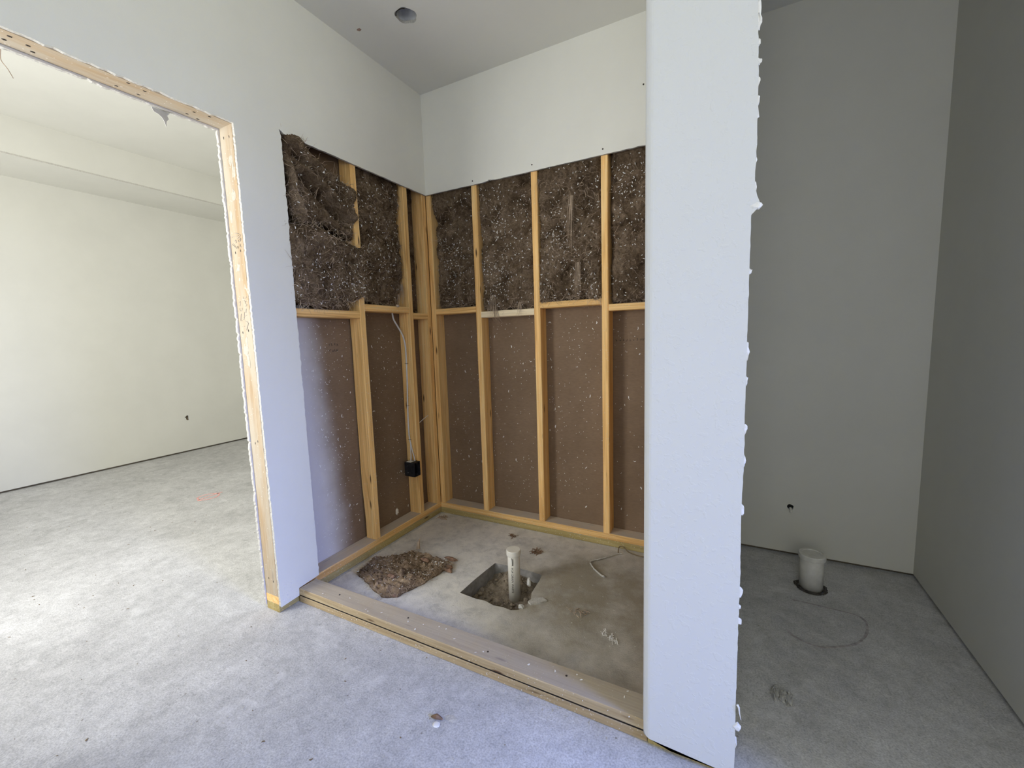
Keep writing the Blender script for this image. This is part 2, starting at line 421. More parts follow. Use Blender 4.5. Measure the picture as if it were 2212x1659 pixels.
def flake(mb, p, n, size, width, rr, ang=None, curl=.4, lift=.0006):
    """small thin curled flake lying on a surface with normal n"""
    n = Vector(n).normalized(); t = n.orthogonal().normalized(); b_ = n.cross(t)
    a = rr.random()*6.283 if ang is None else ang
    d = t*math.cos(a)+b_*math.sin(a); e = n.cross(d); p = Vector(p)
    k = 4; V = []; F = []
    bend = rr.uniform(-.5, .5)*size
    for i in range(k):
        s = i/(k-1)-.5; wd = width*(.55+.9*(1-4*s*s))*.5
        c = p+d*(s*size)+e*(bend*s*s*2)+n*(lift+curl*size*s*s)
        V += [c+e*wd, c-e*wd, c-e*wd*.8+n*.0006, c+e*wd*.8+n*.0006]
    for i in range(k-1):
        q = i*4
        for j in range(4): F.append((q+j, q+(j+1) % 4, q+4+(j+1) % 4, q+4+j))
    F.append((0, 3, 2, 1)); F.append(tuple(4*(k-1)+j for j in range(4)))
    mb.add(V, F)

def blob(p, rx, ry, rz, seed=0, amp=.35, n=2):
    bm = bmesh.new(); bmesh.ops.create_icosphere(bm, subdivisions=n, radius=1)
    for v in bm.verts:
        k = 1+amp*mnoise.noise(v.co*1.7+Vector((seed*3.1, seed*1.7, 0)))
        v.co = Vector((v.co.x*rx*k, v.co.y*ry*k, v.co.z*rz*k))+Vector(p)
    V = [v.co[:] for v in bm.verts]; bm.verts.index_update(); F = [[v.index for v in f.verts] for f in bm.faces]; bm.free()
    return V, F

# =================================================================== SETTING
# ---------------- floor slab with the broken-out drain box
hole = [(.653, -.727), (.66, -.60), (.667, -.50), (.671, -.42), (.76, -.415), (.86, -.412), (.951, -.418), (.962, -.47), (.968, -.53), (.972, -.58),
        (.985, -.622), (.987, -.67), (.968, -.721), (.935, -.735), (.90, -.729), (.85, -.735), (.80, -.729), (.75, -.733), (.70, -.728)]
rr = random.Random(3)
hole = [(x+rr.gauss(0, .002), y+rr.gauss(0, .002)) for x, y in hole]
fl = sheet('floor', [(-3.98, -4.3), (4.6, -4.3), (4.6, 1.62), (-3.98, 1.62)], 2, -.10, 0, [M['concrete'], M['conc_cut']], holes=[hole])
tag(fl, 'pale dusty concrete slab running through all rooms', kind='structure')

# painted marks on the slab
def ring_mark(name, pts, wd, m, seed, gaps=0):
    rr = random.Random(seed); P = smoothpath([(x, y, 0) for x, y in pts], 8); V = []; F = []
    for i, p in enumerate(P):
        t = (P[min(i+1, len(P)-1)]-P[max(i-1, 0)]).normalized(); e = Vector((-t.y, t.x, 0)); k = wd*(.6+.5*rr.random())*.5
        V += [p+e*k+Vector((0, 0, .0012)), p-e*k+Vector((0, 0, .0012)), p-e*k-Vector((0, 0, .001)), p+e*k-Vector((0, 0, .001))]
    for i in range(len(P)-1):
        if gaps and rr.random() < gaps: continue
        q = 4*i; F += [(q, q+4, q+5, q+1), (q+1, q+5, q+6, q+2), (q+3, q+7, q+4, q)]
    return mesh(name, V, F, m, fl)
o = ring_mark('marker_ring', [(-1.974, -.584), (-2.04, -.56), (-2.05, -.49), (-2.0, -.44), (-1.95, -.445), (-1.91, -.50), (-1.93, -.56), (-1.974, -.584), (-1.99, -.40)], .016, M['red_chalk'], 1)
tag(o, 'faint red marker ring on the bedroom floor')
o = ring_mark('marker_outline', [(2.06, -.13), (2.18, -.135), (2.30, -.15), (2.305, -.24), (2.25, -.345), (2.16, -.41), (2.105, -.427), (2.04, -.40), (2.02, -.367)], .011, M['dark_marker'], 2)
tag(o, 'dark smudged outline on the alcove floor')

# ---------------- wall_left : drywall face with doorway and cut-out, framing behind
lp = [(-4.2, .015), (YD2, .015)]
lp += rag((YD2, .015), (YD2, HEAD), .03, .0012, 1)
lp += rag((YD2, HEAD), (YJ, HEAD), .02, .0014, 2, -.006)
lp += rag((YJ, HEAD), (YJ, .030), .008, .0008, 3, .002)
lp += [(YJ+.002, .030), (-1.109, .034), (-1.107, .071), (YC-.002, .078)]
lp += rag((YC, .08), (YC, CUT-.006), .012, .0011, 4, -.004)
lp += [(YC-.008, CUT+.012), (YC+.008, CUT+.004)]
lp += rag((YC+.012, CUT), (0, CUT), .03, .0007, 5)
lp += [(0, CUT), (0, H), (-4.2, H)]
dd = [lp[0]]
for p in lp[1:]:
    if (Vector(p)-Vector(dd[-1])).length > 1e-4: dd.append(p)
wl = sheet('wall_left', dd, 0, -E, 0, [M['paint'], M['gyp']])
tag(wl, 'off-white drywall with a doorway and a cut-out exposing studs', kind='structure')
# sheet on the bedroom side; its brown paper back shows between the studs
lp = [(-2.86, .018)]+[(YD2, .018)]+rag((YD2, .018), (YD2, HEAD), .05, .001, 11)+rag((YD2, HEAD-.006), (YJ-.004, HEAD-.006), .012, .0012, 12, .006)\
    + rag((YJ-.006, HEAD-.006), (YJ-.006, .022), .008, .0013, 13, .005)+[(YJ-.004, .02), (1.6, .02), (1.6, 2.75), (-2.86, 2.75)]
dd = [lp[0]]
for p in lp[1:]:
    if (Vector(p)-Vector(dd[-1])).length > 1e-4: dd.append(p)
bs = sheet('backing_drywall', dd, 0, -.1175, -.1045, [M['paper_spray'], M['gyp'], M['paint_far']], wl, idx_fn=lambda n: 0 if n.x > 0 else 2)
tag(bs, 'brown paper back of the drywall between the left studs')
# framing of the left wall
ST = [(-.605, -.567), (-.206, -.168), (-.0255, .0127)]
def wane_L1(v, k):
    # wavy waney back edge on the near side of this stud
    if v[1] < -.60 and v[0] < -.09:
        v[0] += .006+.016*max(0, mnoise.noise(Vector((v[2]*2.2, 1.3, 0))))
    return v
for i, (a, b_) in enumerate(ST):
    board('stud', (-.1035, a, .077), (-E, b_, H), 2, M['pine'], wl, wane=wane_L1 if i == 0 else None, seg=60 if i == 0 else 36, seed=20+i)
tr = board('trimmer_stud', (-.1035, YJ, .077), (-E, YJ+.0375, HEAD), 2, M['jamb'], wl, seed=31, seg=40)
tag(tr, 'bare pine door jamb stud with pencilled marks and plaster smears')
board('stud', (-.1035, YJ+.0385, .077), (-E, YJ+.0765, H), 2, M['pine'], wl, seed=32)
hd = board('header', (-.1035, YD2-.04, HEAD), (-E, YJ+.0375, HEAD+.038), 1, M['jamb'], wl, seed=33)
board('header', (-.1035, YD2-.04, HEAD+.039), (-E, YJ+.0375, HEAD+.20), 1, M['pine'], wl, seed=34)
board('trimmer_stud', (-.1035, YD2-.0375, .077), (-E, YD2, HEAD), 2, M['jamb'], wl, seed=35)
board('sill_plate', (-.1035, YJ, 0), (-E-.0005, .1017, .038), 1, M['treated'], wl, seed=36)
board('bottom_plate', (-.1035, YJ, .0385), (-E, .1017, .0765), 1, M['pine'], wl, seed=37)
board('bottom_plate', (-.1035, -4.2, 0), (-E, YD2, .038), 1, M['pine'], wl, seed=38)
for i, (a, b_, z) in enumerate([(YJ+.0765, -.605, 1.3505), (-.567, -.206, 1.392), (-.168, -.0255, 1.358)]):
    board('blocking', (-.1035, a, z), (-E-.0005, b_, z+.0375), 1, M['pine'], wl, seed=40+i)

# ---------------- wall_shower_back
lp = [(0, H), (0, CUT)]+rag((0, CUT), (.47, CUT), .03, .0008, 51)+[(.474, CUT+.004), (.480, CUT+.010), (.486, CUT+.002), (.492, CUT+.008), (.498, CUT+.001)]\
    + rag((.50, CUT+.004), (.60, CUT), .02, .0015, 53)+rag((.60, CUT), (XC0+.01, CUT), .03, .0009, 52)+[(XC0+.01, CUT), (XC0+.01, H)]
dd = [lp[0]]
for p in lp[1:]:
    if (Vector(p)-Vector(dd[-1])).length > 1e-4: dd.append(p)
wb = sheet('wall_shower_back', dd, 1, 0, E, [M['paint'], M['gyp']])
tag(wb, 'off-white upper drywall over the open studs at the back of the shower', kind='structure')
bs2 = sheet('backing_drywall', [(-.1, .02), (XC1, .02), (XC1, H), (-.1, H)], 1, .1045, .1175, [M['paper'], M['gyp']], wb)
tag(bs2, 'brown paper back of the drywall between the rear studs')
SB = [-.0127, .342, .7484, 1.1548, 1.545]
for i, x in enumerate(SB):
    board('stud', (x, E, .077), (x+.038, .1035, H), 2, M['pine'], wb, seed=60+i, seg=36)
board('sill_plate', (-E, E+.0005, 0), (XC0, .1035, .038), 0, M['treated'], wb, seed=70)
board('bottom_plate', (-E, E, .0385), (XC0, .1035, .0765), 0, M['pine'], wb, seed=71)
for i, (a, b_, z, h, mm) in enumerate([(.0255, .342, 1.387, .0365, 'pine'), (.380, .7484, 1.350, .038, 'pine_pale'), (.7864, 1.1548, 1.385, .034, 'pine'), (1.1928, 1.545, 1.348, .036, 'pine')]):
    board('blocking', (a, E+.0005, z), (b_, .1035, z+h), 0, M[mm], wb, seed=80+i)
for x, z in [(.363, 2.176), (.763, 2.188), (1.17, 2.182), (1.375, 2.438)]:
    V, F = tube_geo([(x, .001, z), (x, -.0008, z)], .0042, 10); mesh('drywall_screw', V, F, M['rust'], wb)

# ---------------- wall_divider : partition between shower and toilet alcove (its end faces the camera)
def divider():
    zs = [.018]; z = .018
    while z < H: z += .014; zs.append(min(z, H))
    arc = [(XC0+.022-.022*math.cos(a), YCOL+.022-.022*math.sin(a)) for a in np.linspace(0, math.pi/2, 7)]
    prof = [(XC0, -.985)]+arc+[(XC0+.08, YCOL), (XC1-.08, YCOL), (XC1-.02, YCOL), (XC1-.006, YCOL), (XC1, YCOL), (XC1, YCOL+E), (XC1-.08, YCOL+E), (XC0+E+.012, YCOL+E), (XC0+E, YCOL+E+.012), (XC0+E, -.985)]
    n = len(prof); V = []; F = []; R_ = random.Random(5); idx = []
    iR = [i for i, p in enumerate(prof) if p[0] >= XC1-.007]
    for j, z in enumerate(zs):
        base = .0025*mnoise.noise(Vector((z*6, 0, 3)))+.0016*mnoise.noise(Vector((z*47, 0, 5)))+.003*max(0, mnoise.noise(Vector((z*90, 2, 5)))-.25)
        if z > 1.52: base += .004+.003*math.sin((z-1.52)*9)
        if 1.50 < z < 1.56: base += .014*(1.56-z)/.06
        if 1.505 < z < 1.52: base += .006
        for i, (x, y) in enumerate(prof):
            zz = z
            if j == 0:
                d = max(0, 1-(x-XC0)/.05) if y < -1.0 else 1
                zz = z+.030*d*d
                zz += .004*mnoise.noise(Vector((x*60, 1, 1)))
            x2 = x+(base if i in iR else 0)
            if i in iR and y > YCOL+.005: x2 -= .003
            V.append((x2, y, zz))
    for j in range(len(zs)-1):
        for i in range(n):
            a = j*n+i; b_ = j*n+(i+1) % n; F.append((a, b_, b_+n, a+n)); idx.append(1 if (i in iR and (i+1) in iR and prof[i][1] != prof[i+1][1]) else 0)
    F.append(tuple(range(n-1, -1, -1))); idx.append(1); F.append(tuple((len(zs)-1)*n+i for i in range(n))); idx.append(0)
    o = mesh('wall_divider', V, F, [M['paint_cool'], M['gyp']], idx=idx)
    bm = bmesh.new(); bm.from_mesh(o.data); bmesh.ops.recalc_face_normals(bm, faces=bm.faces); bm.to_mesh(o.data); bm.free()
    return o
wd = divider()
tag(wd, 'bright white textured end of the divider wall with a rounded corner', kind='structure')
# burrs of torn paper / plaster along the raw right edge
mbu = MB(); R_ = random.Random(8)
for z in [1.93, 1.90, 1.86, 1.82, 1.78, 1.74, 1.715, 1.66, 1.61, 1.55, 1.36, 1.17, 1.10, .98, .90, .77, .55, .51, .47, .12]:
    V, F = blob((XC1-.001+(.004 if z > 1.52 else 0), YCOL+.004, z), .005+R_.random()*.004, .003, .005+R_.random()*.014, int(z*100), .7, 2); mbu.add(V, F)
for z0 in (.235,):
    mbu.tube([(XC1+.003, YCOL, z0), (XC1+.007, YCOL-.002, z0-.006), (XC1+.009, YCOL-.002, z0-.022), (XC1+.013, YCOL-.002, z0-.04)], lambda t: .0028*(1-t)+.0006, 5)
V, F = blob((XC1+.010, YCOL+.002, 1.508), .011, .004, .009, 44, .6, 2); mbu.add(V, F)
V, F = blob((XC1+.004, YCOL+.002, .168), .010, .004, .012, 45, .6, 2); mbu.add(V, F)
tag(mbu.build('plaster_burrs', M['plaster'], wd), 'ragged plaster burrs on the raw edge', kind='stuff')
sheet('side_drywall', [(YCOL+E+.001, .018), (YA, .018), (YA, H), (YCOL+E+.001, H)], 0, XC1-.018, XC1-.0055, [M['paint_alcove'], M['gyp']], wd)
sheet('side_drywall', [(-.984, CUT), (-.0005, CUT), (-.0005, H), (-.984, H)], 0, XC0, XC0+E, [M['paint'], M['gyp']], wd)
sheet('backing_drywall', [(-1.10, .02), (.012, .02), (.012, H), (-1.10, H)], 0, XC0+E+.091, XC0+E+.103, [M['paper'], M['gyp']], wd)
for i, y in enumerate([-1.108, -.69, -.29]):
    board('stud', (XC0+E+.0005, y, .077), (XC0+E+.090, y+.038, H-.002), 2, M['pine'], wd, seed=90+i)
board('bottom_plate', (XC0+E+.0005, -1.106, .0385), (XC0+E+.09, .0125, .0765), 1, M['pine'], wd, seed=94)
board('sill_plate', (XC0+E+.001, -1.106, 0), (XC1-.02, .0125, .038), 1, M['treated'], wd, seed=95)

# ---------------- alcove walls
hx, hz = 2.09, .271
hl = [(hx+(.0150+.0012*math.sin(3*a))*math.cos(a), hz+(.0165+.0015*math.cos(2*a+1))*math.sin(a)) for a in np.linspace(0, 2*math.pi, 18, endpoint=False)]
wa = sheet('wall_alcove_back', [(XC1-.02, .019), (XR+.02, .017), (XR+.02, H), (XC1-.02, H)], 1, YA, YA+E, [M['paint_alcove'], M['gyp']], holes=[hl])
tag(wa, 'dim grey primed drywall behind the capped toilet pipe', kind='structure')
board('bottom_plate', (XC1-.02, YA+E+.006, 0), (XR+.1, YA+E+.09, .038), 0, M['shade_plate'], wa, seed=101)
mb = MB(); mb.box((hx-.08, YA+E+.085, hz-.1), (hx+.08, YA+E+.095, hz+.1)); mb.build('cavity_back', M['dark'], wa)
YR = -1.30
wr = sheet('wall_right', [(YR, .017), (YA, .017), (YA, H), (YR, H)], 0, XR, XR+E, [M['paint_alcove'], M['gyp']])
tag(wr, 'dim grey drywall on the far right side of the alcove', kind='structure')
board('bottom_plate', (XR+E+.006, YR+.014, 0), (XR+E+.09, YA+.01, .038), 1, M['shade_plate'], wr, seed=102)
sheet('end_drywall', [(XR+E, .017), (XR+.115, .017), (XR+.115, H), (XR+E, H)], 1, YR, YR+E, [M['paint'], M['gyp']], wr)
# rest of the bathroom shell, out of view
wr2 = sheet('wall_right_front', [(XR+.115, 0), (4.5, 0), (4.5, H), (XR+.115, H)], 1, YR, YR+E, [M['paint'], M['gyp']]); tag(wr2, 'off-white wall returning beside the alcove', kind='structure')
ww = sheet('wall_window', [(-4.2, 0), (YR, 0), (YR, H), (-4.2, H)], 0, 4.46, 4.50, [M['paint'], M['gyp']], holes=[[(-2.60, .90), (-1.33, .90), (-1.33, 2.20), (-2.60, 2.20)]]); tag(ww, 'off-white wall holding the bathroom window', kind='structure')
wre = sheet('wall_rear', [(0, 0), (4.5, 0), (4.5, H), (0, H)], 1, -4.24, -4.20, [M['paint'], M['gyp']], holes=[[(1.3, 1.1), (2.7, 1.1), (2.7, 2.4), (1.3, 2.4)]]); tag(wre, 'off-white wall behind the viewpoint', kind='structure')
def window(name, lo, hi, axis, label):
    """window frame: four rails and a mullion"""
    e = tag(empty(name, ((lo[0]+hi[0])/2, (lo[1]+hi[1])/2, lo[2])), label, kind='structure')
    o1 = 1-axis; t = .045
    def bar(nm, a0, a1, z0, z1):
        l = [0, 0, z0]; h = [0, 0, z1]; l[axis] = lo[axis]; h[axis] = hi[axis]; l[o1] = a0; h[o1] = a1
        MB().box(l, h).build(nm, M['plaster'], e)
    bar('sill_rail', lo[o1], hi[o1], lo[2], lo[2]+t); bar('head_rail', lo[o1], hi[o1], hi[2]-t, hi[2])
    bar('side_rail', lo[o1], lo[o1]+t, lo[2]+t, hi[2]-t); bar('side_rail', hi[o1]-t, hi[o1], lo[2]+t, hi[2]-t)
window('window_1', (4.46, -2.60, .90), (4.50, -1.33, 2.20), 0, 'bathroom window beyond the right edge of the view')
window('added_window_rear', (1.3, -4.24, 1.1), (2.7, -4.20, 2.4), 1, 'added bathroom window behind the viewpoint, for fill light')  # unseen window added to hold the rear fill light

# ---------------- ceiling with the open light can
cx, cy, cr = .371, -.551, .051
hl = []
for a in np.linspace(0, 2*math.pi, 40, endpoint=False):
    k = cr*(1+.05*math.sin(5*a+1)+.05*mnoise.noise(Vector((a*3, 2, 0))))
    hl.append((cx+k*math.cos(a), cy+k*math.sin(a)))
ce = sheet('ceiling', [(-.1, -4.24), (4.5, -4.24), (4.5, YA+.05), (-.1, YA+.05)], 2, H, H+E, [M['ceil'], M['gyp']], holes=[hl])
tag(ce, 'grey-white ceiling with an open hole for a light can', kind='structure')
V, F = blob((.11, -.598, H), .012, .010, .0008, 4, .5, 2); tag(mesh('stain_spot', V, F, simple('rust_stain', (.33, .22, .17), .8), ce), 'small brown stain on the ceiling')
can = empty('recessed_light_can', (cx, cy, H+E)); tag(can, 'round metal recessed light can open in the shower ceiling', 'light can')
mb = MB(); pr = [(.058, .0005), (.056, .004)]
for i in range(14): pr += [(.056-(i % 2)*.0025, .006+i*.009)]
pr += [(.050, .135), (.0, .137)]
mb.lathe((cx, cy, H+E), pr, 40); mb.build('housing', simple('white_can', (.62, .63, .62), .4, .2, 30), can, True)
mb = MB()
for k, (r0, ph) in enumerate([(.034, .4), (.024, .55)]):
    mb.tube([(cx+r0*math.cos(a+ph), cy+r0*math.sin(a+ph)*.8, H+E+.02+.09*abs(math.sin(a*.55+.4))) for a in np.linspace(-1.2, 2.4, 22)], .0028, 6)
mb.build('lamp_wire', M['cable'], can, True)
V, F = tube_geo(smoothpath([(cx+.02, cy-.03, H+E+.09), (cx+.01, cy-.01, H+E+.07), (cx+.02, cy+.02, H+E+.08)]), .006, 8); mesh('socket_clip', V, F, M['metal'], can, True)
mb = MB(); mb.add(*tube_geo([(cx+.047*math.cos(a), cy+.047*math.sin(a), H-.0005) for a in np.linspace(3.7, 5.3, 14)], .0022, 5)); mb.build('trim_lip', M['dark'], can)

# ---------------- bedroom beyond the doorway
hy, hzz = .235, .399
fh = [(-.036, .022), (-.020, .018), (-.010, .030), (.004, .038), (.020, .034), (.024, .020), (.021, -.010), (.023, -.030), (.012, -.035), (-.006, -.030), (-.013, -.012), (-.014, .004), (-.024, .012)]
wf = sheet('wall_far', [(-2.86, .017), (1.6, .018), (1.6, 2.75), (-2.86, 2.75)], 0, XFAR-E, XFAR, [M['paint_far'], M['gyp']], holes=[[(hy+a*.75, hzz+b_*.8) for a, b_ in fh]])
tag(wf, 'cream bedroom wall seen through the doorway', kind='structure')
board('bottom_plate', (XFAR-E-.09, -2.86, 0), (XFAR-E-.006, 1.6, .038), 1, M['shade_plate'], wf, seed=111)
MB().box((XFAR-.09, hy-.1, hzz-.12), (XFAR-.08, hy+.1, hzz+.12)).build('cavity_back', M['dark'], wf)
V, F = tube_geo(smoothpath([(XFAR-.07, hy+.02, hzz+.05), (XFAR-.03, hy+.012, hzz+.01), (XFAR-.018, hy+.012, hzz-.03)]), .008, 8)
mesh('wire_end', V, F, M['bark'], wf)
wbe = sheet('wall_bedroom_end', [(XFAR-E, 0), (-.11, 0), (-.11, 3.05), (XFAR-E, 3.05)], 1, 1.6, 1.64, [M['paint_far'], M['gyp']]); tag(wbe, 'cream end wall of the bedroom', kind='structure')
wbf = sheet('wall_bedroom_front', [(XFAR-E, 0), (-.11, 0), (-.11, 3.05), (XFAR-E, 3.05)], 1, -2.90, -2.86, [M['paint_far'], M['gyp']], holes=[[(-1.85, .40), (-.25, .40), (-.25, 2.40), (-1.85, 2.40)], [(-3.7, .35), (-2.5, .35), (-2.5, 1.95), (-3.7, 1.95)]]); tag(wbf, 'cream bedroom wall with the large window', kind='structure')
window('window_3', (-1.85, -2.90, .40), (-.25, -2.86, 2.40), 1, 'large bedroom window out of view')
window('added_window_side', (-3.7, -2.90, .35), (-2.5, -2.86, 1.95), 1, 'added smaller bedroom window out of view, to lift the soffit')  # unseen window added to hold the bedroom side fill
# tray ceiling: soffit ring, risers and raised panel
def tray():
    zs_, zt = 2.748, 3.036; x0, x1, y0, y1 = XFAR-E, -.1175, -2.86, 1.6; i0, i1, j0, j1 = -3.205, -.80, -2.3, .95
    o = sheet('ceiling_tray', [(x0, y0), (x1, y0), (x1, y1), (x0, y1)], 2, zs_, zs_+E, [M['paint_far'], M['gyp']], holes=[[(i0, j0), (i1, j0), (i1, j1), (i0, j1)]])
    tag(o, 'bedroom tray ceiling with a lower border', kind='structure')
    MB().box((i0-E, j0-E, zs_+E), (i0, j1+E, zt)).build('tray_riser', M['paint_far'], o)
    MB().box((i1, j0-E, zs_+E), (i1+E, j1+E, zt)).build('tray_riser', M['paint_far'], o)
    MB().box((i0, j0-E, zs_+E), (i1, j0, zt)).build('tray_riser', M['paint_far'], o)
    MB().box((i0, j1, zs_+E), (i1, j1+E, zt)).build('tray_riser', M['paint_far'], o)
    MB().box((i0-E, j0-E, zt), (i1+E, j1+E, zt+E)).build('tray_panel', M['paint_far'], o)
tray()

# ---------------- small details of the left wall: pencil marks, nail holes, torn paper
PEN = [[(-.066, 1.69), (-.054, 1.689), (-.043, 1.686), (-.033, 1.682), (-.026, 1.678), (-.032, 1.675), (-.043, 1.671), (-.05, 1.668)], [(-.091, 1.677), (-.08, 1.68), (-.065, 1.679), (-.041, 1.678)], [(-.041, 1.665), (-.03, 1.667), (-.026, 1.663), (-.034, 1.66), (-.027, 1.659), (-.031, 1.655), (-.043, 1.654), (-.045, 1.659)], [(-.072, 1.66), (-.064, 1.663), (-.059, 1.657), (-.064, 1.651)], [(-.093, 1.65), (-.076, 1.637), (-.064, 1.629)], [(-.083, 1.65), (-.07, 1.638), (-.062, 1.629)], [(-.034, 1.643), (-.036, 1.632), (-.027, 1.631)],
       [(-.087, 1.405), (-.074, 1.411), (-.074, 1.403), (-.08, 1.39)], [(-.083, 1.382), (-.083, 1.373), (-.077, 1.369), (-.068, 1.374), (-.066, 1.382)], [(-.076, 1.358), (-.081, 1.344), (-.085, 1.328), (-.074, 1.329)], [(-.052, 1.363), (-.055, 1.347), (-.063, 1.332)], [(-.037, 1.377), (-.042, 1.36)], [(-.053, 1.347), (-.038, 1.351)], [(-.05, 1.429), (-.05, 1.42), (-.037, 1.419), (-.027, 1.427)], [(-.047, 1.414), (-.041, 1.408), (-.032, 1.409), (-.043, 1.401), (-.029, 1.393), (-.033, 1.389), (-.044, 1.388)], [(-.053, 1.326), (-.036, 1.321), (-.033, 1.315), (-.044, 1.298), (-.05, 1.288)], [(-.079, 1.304), (-.06, 1.305)]]
mb = MB()
for s in PEN: mb.tube([(x, YJ-.0008, z) for x, z in s], .0013, 4)
tag(mb.build('pencil_writing', M['pencil'], tr), 'pencilled size note and arrows on the jamb')
mb = MB()
for x, z in [(-.079, 1.278), (-.038, 1.285), (-.074, 1.612), (-.037, 1.616), (-.075, 2.07), (-.038, 2.067), (-.039, .146), (-.071, .155), (-.053, 1.632), (-.05, .80), (-.07, .79)]:
    mb.add(*blob((x, YJ-.0006, z), .0022, .0012, .006, int(z*50), .3, 1))
mb.build('nail_heads', M['rust'], tr)
R_ = random.Random(21); mb = MB()
for z in [1.98, 1.93, 1.84, 1.76, 1.55, 1.50, 1.46, 1.24, 1.20, 1.16]:
    V, F = blob((-.058+R_.gauss(0, .02), YJ+.0002, z), .008+.010*R_.random(), .0009, .014+.022*R_.random(), int(z*77), .9, 2); mb.add(V, F)
tag(mb.build('plaster_smears', simple('jamb_smear', (.47, .43, .355), .9, .15, 80), tr), 'whitish plaster smears on the jamb')
mb = MB()
for y in [-1.29, -1.33, -1.47, -1.52, -1.74, -1.78]:
    for x in (-.04, -.08): mb.add(*blob((x+R_.gauss(0, .006), y+R_.gauss(0, .01), HEAD-.0006), .003, .006, .0012, int(y*90), .3, 1))
mb.build('nail_heads', M['rust'], hd)
# paper scrap hanging from the head of the doorway
pf = [(-1.425, 2.106), (-1.418, 2.092), (-1.404, 2.088), (-1.395, 2.082), (-1.388, 2.070), (-1.383, 2.050), (-1.380, 2.072), (-1.372, 2.083), (-1.376, 2.094), (-1.366, 2.106)]
tag(sheet('torn_paper', pf, 0, -.121, -.1192, [simple('grey_paper', (.50, .49, .46), .9)], wl), 'torn grey paper scrap hanging at the door head')
V, F = tube_geo(smoothpath([(-.119, -1.786, 2.104), (-.121, -1.788, 2.075), (-.118, -1.778, 2.054), (-.122, -1.768, 2.034)]), .0011, 5)
mesh('loose_fibre', V, F, M['fibre'], wl)
# illegible ink stamps on the brown paper
def stamp(parent, axis, fixed, a0, a1, z0, z1, n, seed):
    R_ = random.Random(seed); mb = MB()
    for i in range(n):
        a = a0+(a1-a0)*(i+.5)/n; s = (a1-a0)/n*.36; zc = (z0+z1)/2; h = (z1-z0)/2
        P = [(a+R_.uniform(-s, s), zc+R_.uniform(-h, h)) for _ in range(4)]
        P = [((fixed, p[0], p[1]) if axis == 0 else (p[0], fixed, p[1])) for p in P]
        mb.tube(P, .0011, 4)
    tag(mb.build('ink_stamp', M['ink'], parent), 'faded unreadable ink print')
stamp(bs2, 1, .1040, 1.205, 1.37, 1.179, 1.194, 9, 3)
stamp(bs, 0, -.1040, -.752, -.69, 1.205, 1.222, 4, 4); stamp(bs, 0, -.1040, -.752, -.69, 1.172, 1.188, 4, 5)

# plaster splatter on the brown paper: thin flakes and drips
def splatter(parent, axis, fixed, a0, a1, z0, z1, n, seed, vertical=.75, big=.09):
    R_ = random.Random(seed); mb = MB()
    nrm = (1, 0, 0) if axis == 0 else (0, -1, 0)
    cl = [(R_.uniform(a0, a1), R_.uniform(z0, z1)) for _ in range(6)]
    for i in range(n):
        if R_.random() < .35:
            c = R_.choice(cl); a = c[0]+R_.gauss(0, .05); z = c[1]+R_.gauss(0, .09)
            if not (a0 < a < a1 and z0 < z < z1): continue
        else: a = R_.uniform(a0, a1); z = R_.uniform(z0, z1)
        p = (fixed, a, z) if axis == 0 else (a, fixed, z)
        s = R_.uniform(.002, .0065); wd_ = R_.uniform(.0014, .003)
        if R_.random() < big: s = R_.uniform(.009, .02); wd_ = R_.uniform(.0025, .005)
        ang = R_.random()*6.28
        if R_.random() < vertical:
            n_ = Vector(nrm); t = n_.orthogonal().normalized(); b_ = n_.cross(t)
            ang = math.atan2(Vector((0, 0, 1)).dot(b_), Vector((0, 0, 1)).dot(t))+R_.gauss(0, .25)
        flake(mb, p, nrm, s, wd_, R_, ang, .05)
    tag(mb.build('plaster_splatter', M['plaster'], parent), 'white plaster splatter', kind='stuff')
for i, (a, b_, n) in enumerate([(.05, .335, 150), (.385, .745, 190), (.79, 1.15, 210), (1.197, 1.54, 150)]):
    splatter(bs2, 1, .1042, a, b_, .10, 1.35, n, 200+i)
splatter(bs, 0, -.1042, -.99, -.625, .10, 1.34, 420, 210, .3, .06)
splatter(bs, 0, -.1042, -.56, -.215, .10, 1.38, 160, 211)
V, F = blob((-.1035, -.33, .125), .002, .012, .022, 6, .7, 2); mesh('plaster_blob', V, F, M['plaster'], bs)
mb = MB(); R_ = random.Random(31)
for i in range(60):
    y = R_.uniform(YJ+.01, -1.112); z = .035+abs(R_.gauss(0, .06)); flake(mb, (0, y, z), (1, 0, 0), R_.uniform(.002, .012), R_.uniform(.002, .004), R_, 1.57+R_.gauss(0, .3), .03)
tag(mb.build('plaster_splatter', M['plaster'], wl), 'white plaster splatter low on the wall', kind='stuff')

